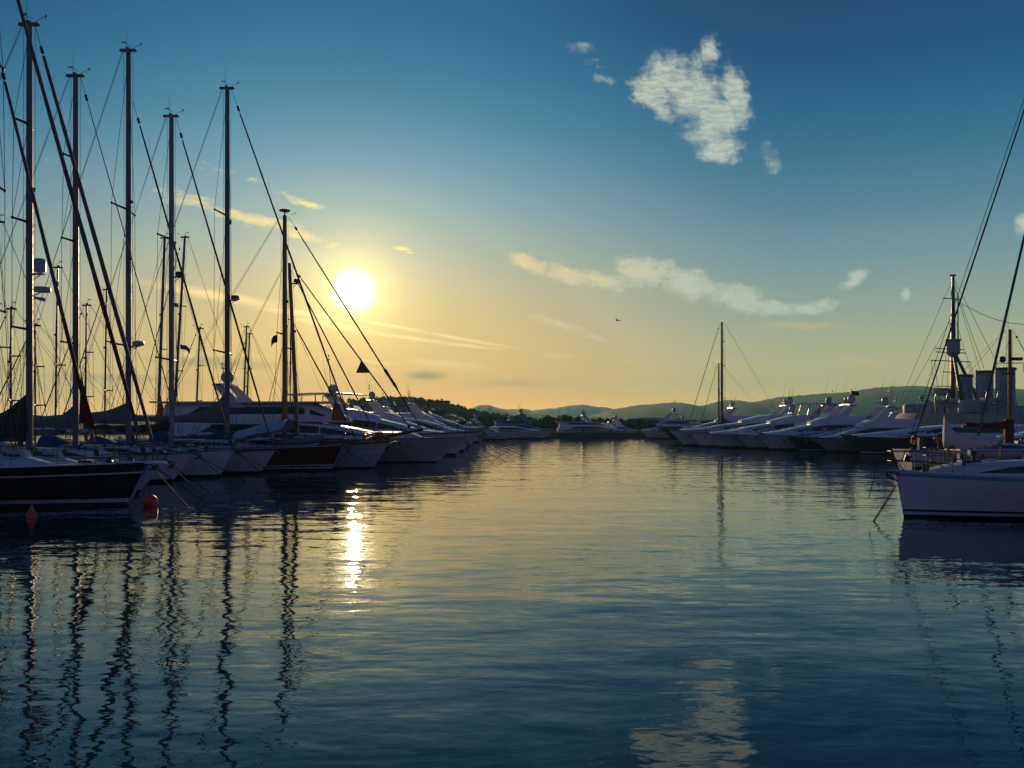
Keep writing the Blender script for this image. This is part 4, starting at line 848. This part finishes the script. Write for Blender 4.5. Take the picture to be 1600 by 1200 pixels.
for i, px in enumerate((868, 912, 955, 1000)):
    t = thing('bollard', (bx(px, 179.2), 179.3, 1.1), 0, ('iron bollard at the left end of the quay wall', 'iron bollard left of the quay middle', 'iron bollard right of the quay middle', 'iron bollard at the right end of the quay wall')[i], 'bollard', 'bollards on the quay')
    mb = MB(); mb.lathe([(.22, 0), (.16, .1), (.15, .45), (.26, .52), (.24, .62), (.02, .66)], (0, 0, 0), 10); mb.build('post', BLACKP, t)

# ------------------------------------------------------------------ old armoured cruiser (museum ship) at the right
t = thing('warship', (87, 175, 0), math.atan2(.94, -.35), 'old grey warship with three funnels and a tripod mast', 'warship')
h = Hull(62, 13, (5.2, 4.6, 4.6), -1.5, .8, tm=.5, tw=.5, flare=.25, full=.8)
ho_ = h.build([SHIPG, ANTIR, BLACKP], [('a', -.4, 1), ('a', .3, 2), ('a', .5, 0), ('f', .5, 0), ('f', .75, 0), ('f', .97, 0), ('f', 1, 0)], t); ho_.location.x = 17
d = h.deck(TEAK, t); d.location.x = 17
mb = MB(); mb.box((2.6, 0, 5.6), (7, 6.6, 2.2), taper=.96); mb.box((2.2, 0, 7.1), (4.6, 5.4, 1.0), taper=.95); mb.build('superstructure', SHIPG, t)
mb = MB(); mb.box((2.4, 0, 8.5), (3.4, 6.2, .12)); mb.box((2.0, 0, 9.2), (2.2, 3.2, 1.3), taper=.95); mb.box((1.8, 0, 10.3), (1.5, 4.4, .1))
for y in (-3, -1.5, 0, 1.5, 3): mb.tube((4.0, y, 8.5), (4.0, y, 9.4), .04)
mb.tube((4.0, -3, 9.4), (4.0, 3, 9.4), .04); br = mb.build('bridge', SHIPG, t)
mb = MB()
for y in (-1.1, -.4, .4, 1.1): mb.box((3.08, y, 9.45), (.06, .5, .5))
for x in (1.3, 2.0, 2.7): mb.box((x, 1.63, 9.45), (.45, .06, .5))
mb.build('window', GLASS, br)
mb = MB(); mb.box((-9, 0, 5.35), (15, 7, 1.5)); mb.build('deckhouse', SHIPG, t)
for x, dm, zt in ((-3.0, 2.5, 12.4), (-7.5, 2.8, 12.9), (-12.0, 3.1, 13.2)):
    mb = MB(); mb.lathe([(dm * .6, 5.8), (dm * .6, 6.6), (dm * .5, 6.7), (dm * .5, zt - .5)], (x, 0, 0), 24); fo = mb.build('funnel', SHIPG, t)
    mb = MB(); mb.lathe([(dm * .5 + .02, zt - .5), (dm * .57, zt - .45), (dm * .57, zt - .2), (dm * .5, zt), (dm * .42, zt), (dm * .40, zt - .6), (.05, zt - .6)], (x, 0, 0), 24); mb.build('funnel_cap', BLACKP, fo)
    mb = MB(); mb.tube((x + dm * .5 + .16, .5, 6.4), (x + dm * .5 + .16, .5, zt + .3), .12, n=8); mb.build('steam_pipe', SHIPG, fo)
    mb = MB()
    for zz in (8.0, 9.4, 10.8): mb.path([Vector((x + (dm * .5 + .03) * math.cos(a), (dm * .5 + .03) * math.sin(a), zz)) for a in [k * math.pi / 12 for k in range(25)]], .045, n=4)
    mb.build('funnel_band', SHIPG, fo)
mb = MB(); mb.path([(0, 0, 4.6), (0, 0, 20), (0, 0, 32)], .4, n=8, radii=[.55, .5, .26]); mo = mb.build('tripod_mast', DALU, t)
for sd in (1, -1): mb = MB(); mb.tube((0, 0, 17.5), (-5.0, sd * 2.6, 4.8), .3, .36, n=8); mb.build('tripod_leg', DALU, mo)
mb = MB(); mb.lathe([(.5, 16.0), (1.15, 16.6), (1.3, 16.7), (1.3, 19.2), (1.55, 19.3), (1.55, 19.45), (.3, 19.45)], (0, 0, 0), 14); mb.build('spotting_top', SHIPG, mo)
for z, w, off in ((15.2, 5.1, .5), (16.9, 3.9, .5), (17.6, 3.6, .8), (13.0, 2.0, .5), (27.5, 2.2, .3)):
    mb = MB(); mb.tube((off, -w, z), (off, w, z + .06), .10, n=6); mb.build('yard', DALU, mo)
mb = MB(); mb.tube((-1.2, 0, 17.8), (-1.2, 0, 28.5), .15, .08, n=6); mb.build('topmast', DALU, mo)
mb = MB(); mb.box((0, 0, 32.1), (.7, .9, .3)); mb.build('mast_cap', DALU, mo)
sg = [[(0, 0, 31.6), (15, 0, 5.4)], [(0, .1, 24), (12, 2, 5.4)]]
for y in (-5, -4.2, 4.2, 5): sg.append([(.5, y, 15.2), (-2 + y * .1, y * 1.15, 5)])
for y in (-1, 1): sg += [[(0, y * .3, 30), (-4, y * 6, 5)], [(0, y * .3, 24), (-2, y * 6, 5)], [(0, y * .2, 31.4), (-9, y * 2, 13.2)]]
sg.append([Vector((0, 0, 27.5)).lerp(Vector((-32, 0, 24)), k) + Vector((0, 0, -5 * math.sin(math.pi * k))) for k in [i / 10 for i in range(11)]])
wires(t, sg, .05, 'rigging')
mb = MB(); mb.lathe([(1.9, 4.9), (2.0, 5.0), (2.0, 6.9), (1.85, 7.2), (.2, 7.3)], (-8.5, 5.0, 0), 20); tu = mb.build('turret', SHIPG, t)
for s_ in (-.4, .4): mb = MB(); mb.tube((-7, 5 + s_, 6.2), (-2.6, 5.6 + s_, 6.6), .22, .15, n=8); mb.build('gun_barrel', SHIPG, tu)
mb = MB(); mb.lathe([(2.6, 4.9), (2.7, 5.0), (2.7, 6.6), (2.4, 6.9), (.2, 7.0)], (9.2, 0, 0), 22); tu = mb.build('turret', SHIPG, t)
for s_ in (-.6, .6): mb = MB(); mb.tube((11.5, s_, 5.9), (17.5, s_, 6.3), .26, .18, n=8); mb.build('gun_barrel', SHIPG, tu)
for x, y in ((-5.2, 1.9), (-9.8, 1.9), (-1.0, 2.2), (-5.2, -1.9)):
    mb = MB(); mb.path([(x, y, 5.8), (x, y, 8.6), (x + .2, y, 9.0), (x + .7, y, 9.1)], .32, n=8, radii=[.3, .3, .38, .55]); mb.build('ventilator', SHIPG, t)
for x in (-2.5, -14):
    mb = MB(); bt = [[(x + (1 - 2 * k) * 3, 5.2 + y * math.sin(math.pi * min(max(k, .04), .96)) , 7.2 + z - .25 * math.sin(math.pi * k)) for y, z in ((-1, .5), (-.7, 0), (0, -.25), (.7, 0), (1, .5))] for k in [i / 10 for i in range(11)]]
    mb.loft(bt); mb.build('ship_boat', PLAST, t)
mb = MB()
for i in range(26): mb.tube((14 - i * 1.7, h.B / 2 * h.plan(min(max((17 - (14 - i * 1.7)) / 62, 0), 1)) - .2, 4.7), (14 - i * 1.7, h.B / 2 * h.plan(min(max((17 - (14 - i * 1.7)) / 62, 0), 1)) - .2, 5.8), .04, n=4)
mb.build('guard_rail', SHIPG, t)

t = [o for o in COL.objects if o.name == 'warship'][0]
for x, y, z in ((5.5, 2.4, 7.4), (-1.2, 3.0, 6.8), (-14.8, 2.2, 6.8)):
    mb = MB(); mb.tube((x, y, z - 2), (x, y, z), .12, n=6); mb.lathe([(.8, z), (.8, z + .12), (.1, z + .12)], (x, y, 0), 12); mb.sphere((x, y, z + .75), .45, 10, 8); mb.build('searchlight', SHIPG, t)
for x in (-1.2, -4.0, -12.8, -15.2):
    mb = MB(); mb.path([(x, 5.6, 5.0), (x, 5.9, 7.6), (x, 5.6, 8.6), (x, 4.9, 9.0)], .09, n=6); mb.build('davit', DALU, t)
for k in range(6):
    mb = MB(); x = 4.6 - k * 2.6; mb.lathe([(.24, 0), (.24, .06), (.02, .07)], (0, 0, 0), 12); o = mb.build('porthole', GLASS, t); o.rotation_euler = (R(-90), 0, 0); o.location = (x, 3.32 if k < 3 else 3.52, 5.7 if k < 3 else 5.5)

# ------------------------------------------------------------------ buildings ashore
def hall(name, x0, x1, Y, z1, dep, label, wallm, rows, roofm):
    t = thing(name, ((x0 + x1) / 2, Y, 1.2), 0, label, 'building'); W = x1 - x0; hz_ = z1 - 1.2
    mb = MB(); mb.box((0, dep / 2, hz_ / 2), (W, dep, hz_)); wl = mb.build('wall', wallm, t, smooth=False)
    mb = MB(); mb.box((0, dep / 2, hz_ + .2), (W + 1, dep + 1, .4), taper=.98); mb.build('roof', roofm, t, smooth=False)
    for r in range(rows):
        n = int(W / 2.6); zc = hz_ * (r + .55) / rows
        for i in range(n): mb = MB(); mb.box((-W / 2 + (i + .5) * W / n, .0, zc), (1.3, .16, min(1.2, hz_ / rows * .5))); mb.build('window', GLASS, t, smooth=False)
PLW = mat('pale_plaster', (.45, .45, .47), .8, var=.1, grime=.4, scale=.3); PLG = mat('brown_plaster', (.16, .12, .10), .8, var=.2, scale=.3); RTILE = mat('blue_grey_roof', (.10, .14, .19), .7)
hall('terminal_building', bx(560, 255), bx(655, 255), 255, 7.6, 14, 'long pale harbour building with two rows of windows', PLW, 2, RTILE)
hall('warehouse', bx(660, 262), bx(694, 262), 262, 6.3, 10, 'low dark warehouse right of the pale harbour building', PLG, 1, PLG)
t = thing('arena', (bx(1030, 560), 560, 1.2), 0, 'wide low arena with a curved dark roof beyond the quay', 'building')
mb = MB(); W = 26
mb.loft([[(W * math.cos(a) * .98, 20 + 20 * math.sin(a), z) for a in [k * math.pi / 16 for k in range(32)]] for z in (0, 2.2)]); mb.build('wall', PLW, t)
mb = MB(); mb.loft([[(W * s_ * math.cos(a), 20 + 21 * s_ * math.sin(a), z) for a in [k * math.pi / 16 for k in range(32)]] for s_, z in ((1.03, 2.1), (1.03, 2.5), (.85, 3.9), (.6, 4.9), (.3, 5.5), (.02, 5.6))]); mb.build('roof', RTILE, t)
rr = random.Random(5)
houses = ['small pale house low on the wooded hill', 'square house among trees below the hill crest', 'pale villa near the top of the wooded hill', 'house at the right foot of the wooded hill', 'lone house left of the bowsprit on the hill']
for i, (px, py, Y, w, hh_) in enumerate(((668, 645, 560, 9, 5), (640, 640, 590, 10, 6), (690, 638, 620, 11, 5), (712, 648, 570, 9, 5), (626, 637, 600, 8, 6))):
    z = CH - (py - HY) / F * Y; t = thing('house', (bx(px, Y), Y, z - 3), rr.uniform(-.3, .3), houses[i], 'house', 'houses on the wooded hill')
    mb = MB(); mb.box((0, 0, hh_ / 2), (w, 7, hh_ + 3)); mb.build('wall', PLW, t, smooth=False)
    mb = MB(); b = hh_ + 1.5 - hh_ * 0; z0 = hh_ / 2 + (hh_ + 3) / 2
    mb.loft([[(-w / 2 - .4, -3.9, z0), (-w / 2 - .4, 3.9, z0), (-w / 2 - .4, 0, z0 + 2)], [(w / 2 + .4, -3.9, z0), (w / 2 + .4, 3.9, z0), (w / 2 + .4, 0, z0 + 2)]]); mb.build('roof', mat('clay_tiles', (.24, .09, .05), .8), t, smooth=False)
    for k in range(3): mb = MB(); mb.box((-w / 2 + (k + .5) * w / 3, -3.5, z0 - 1.6), (1.2, .2, 1.3)); mb.build('window', GLASS, t, smooth=False)

for i, (px, Y, w, hh_, lab) in enumerate(((1268, 420, 14, 4.6, 'low shore house left of the dish arch'), (1296, 470, 18, 5.4, 'wide shore house between two radar arches'), (1334, 430, 12, 5.0, 'narrow shore house under the ridge'), (1392, 480, 20, 5.6, 'long shore house right of the swept cabin'), (1424, 440, 13, 5.2, 'shore house below the ridge top'), (1448, 500, 16, 6.2, 'tallest shore house left of the warship'))):
    t = thing('house', (bx(px, Y), Y, 1.2), .1 * (i % 3 - 1), lab, 'house', 'houses along the right shore')
    mb = MB(); mb.box((0, 4, hh_ / 2), (w, 8, hh_)); mb.build('wall', PLW, t, smooth=False)
    mb = MB(); mb.box((0, 4, hh_ + .15), (w + .6, 8.6, .3)); mb.build('roof', RTILE, t, smooth=False)
    for k in range(4): mb = MB(); mb.box((-w / 2 + (k + .5) * w / 4, -.02, hh_ * .6), (1.3, .16, 1.3)); mb.build('window', GLASS, t, smooth=False)

# ------------------------------------------------------------------ woods: leaf clumps through each crown
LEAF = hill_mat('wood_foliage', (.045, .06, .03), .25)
LEAFH = hill_mat('hazy_hill_foliage', (.085, .095, .05), .25)  # haze over the hill is put into this lighter leaf colour
def wood(name, spots, label, per, size, mt=None):
    mb = MB(); rg = random.Random(len(spots))
    for x, y, z, hgt in spots:
        wd = hgt * rg.uniform(.34, .5); pine = rg.random() < .25
        mb.tube((x, y, z - .5), (x, y, z + hgt * .6), hgt * .022, hgt * .012, n=4)
        for _ in range(per):
            a = rg.uniform(0, 6.283); el_ = rg.uniform(-.9, 1.0); rad = rg.uniform(.45, 1.0)
            k = .62 if pine else 1.0
            c = Vector((x + wd * k * rad * math.cos(a) * math.sqrt(max(1 - el_ * el_, .05)), y + wd * k * rad * math.sin(a) * math.sqrt(max(1 - el_ * el_, .05)), z + hgt * (.54 + .46 * el_ * rad * (1.1 if pine else .9))))
            s_ = size * rg.uniform(.6, 1.35); d1 = Vector((rg.uniform(-1, 1), rg.uniform(-1, 1), rg.uniform(-1, 1))).normalized(); d2 = d1.cross(Vector((rg.uniform(-1, 1), rg.uniform(-1, 1), rg.uniform(-1, 1)))).normalized()
            mb.poly([c + d1 * s_, c + d2 * s_ * .7, c - d1 * s_ * .8, c - d2 * s_ * .75])
    return tag(mb.build(name, mt or LEAF, smooth=False), label, 'wood', None, 'stuff')
def hgt_at(pts, px):
    for (a, ya), (b, yb) in zip(pts, pts[1:]):
        if a <= px <= b: return ya + (yb - ya) * (px - a) / (b - a)
    return HY
crest = [(540, 631), (600, 628), (646, 628), (690, 633), (722, 642), (750, 650), (800, 656), (860, 658.5)]
sp = []
rg = random.Random(3)
for i in range(330):
    px = rg.uniform(545, 815); dep = rg.random() ** 1.6; Y = 650 - 190 * dep
    z = (CH - (hgt_at(crest, px) - HY) / F * 650) * math.sin((1 - (650 - Y) / 260) * math.pi / 2) ** .8
    sp.append((bx(px, Y), Y, z - 1.5, rg.uniform(2.6, 5.5)))
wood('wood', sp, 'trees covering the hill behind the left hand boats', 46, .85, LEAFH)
sp = []
for i in range(150):
    px = rg.uniform(745, 1120); Y = rg.uniform(265, 340)
    top_ = hgt_at([(740, 652), (790, 654), (846, 651.5), (891, 652.5), (922, 655), (990, 657), (1130, 659)], px)
    sp.append((bx(px, Y), Y, 1.2, max((CH - (top_ - HY) / F * Y - 1.2) * rg.uniform(.9, 1.4), 1.8)))
for i in range(260):
    px = rg.uniform(740, 1125); Y = rg.uniform(249, 264); sp.append((bx(px, Y), Y, .9, rg.uniform(1.1, 2.1)))
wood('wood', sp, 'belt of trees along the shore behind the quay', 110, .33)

# ------------------------------------------------------------------ a gull over the harbour
t = MB(); wr = []
for k in range(13):
    u_ = k / 6 - 1; w_ = .11 * (1 - abs(u_)) ** .6 + .02; z_ = .16 * math.sin(abs(u_) * 2.2); wr.append([(u_ * .62, w_ - abs(u_) * .1, z_), (u_ * .62, 0 - abs(u_) * .1, z_ + .02), (u_ * .62, -w_ - abs(u_) * .1, z_), (u_ * .62, 0 - abs(u_) * .1, z_ - .012)])
t.loft(wr); t.path([(0, .28, .02), (0, .2, .03), (0, 0, 0), (0, -.22, 0), (0, -.36, .01)], .05, n=8, radii=[.015, .05, .07, .045, .02])
g = t.build('gull', mat('gull_feathers', (.2, .2, .21), .8)); g.location = at(965, 501, 120); g.rotation_euler = (0, .15, .7); tag(g, 'dark gull gliding alone in the open sky', 'gull')
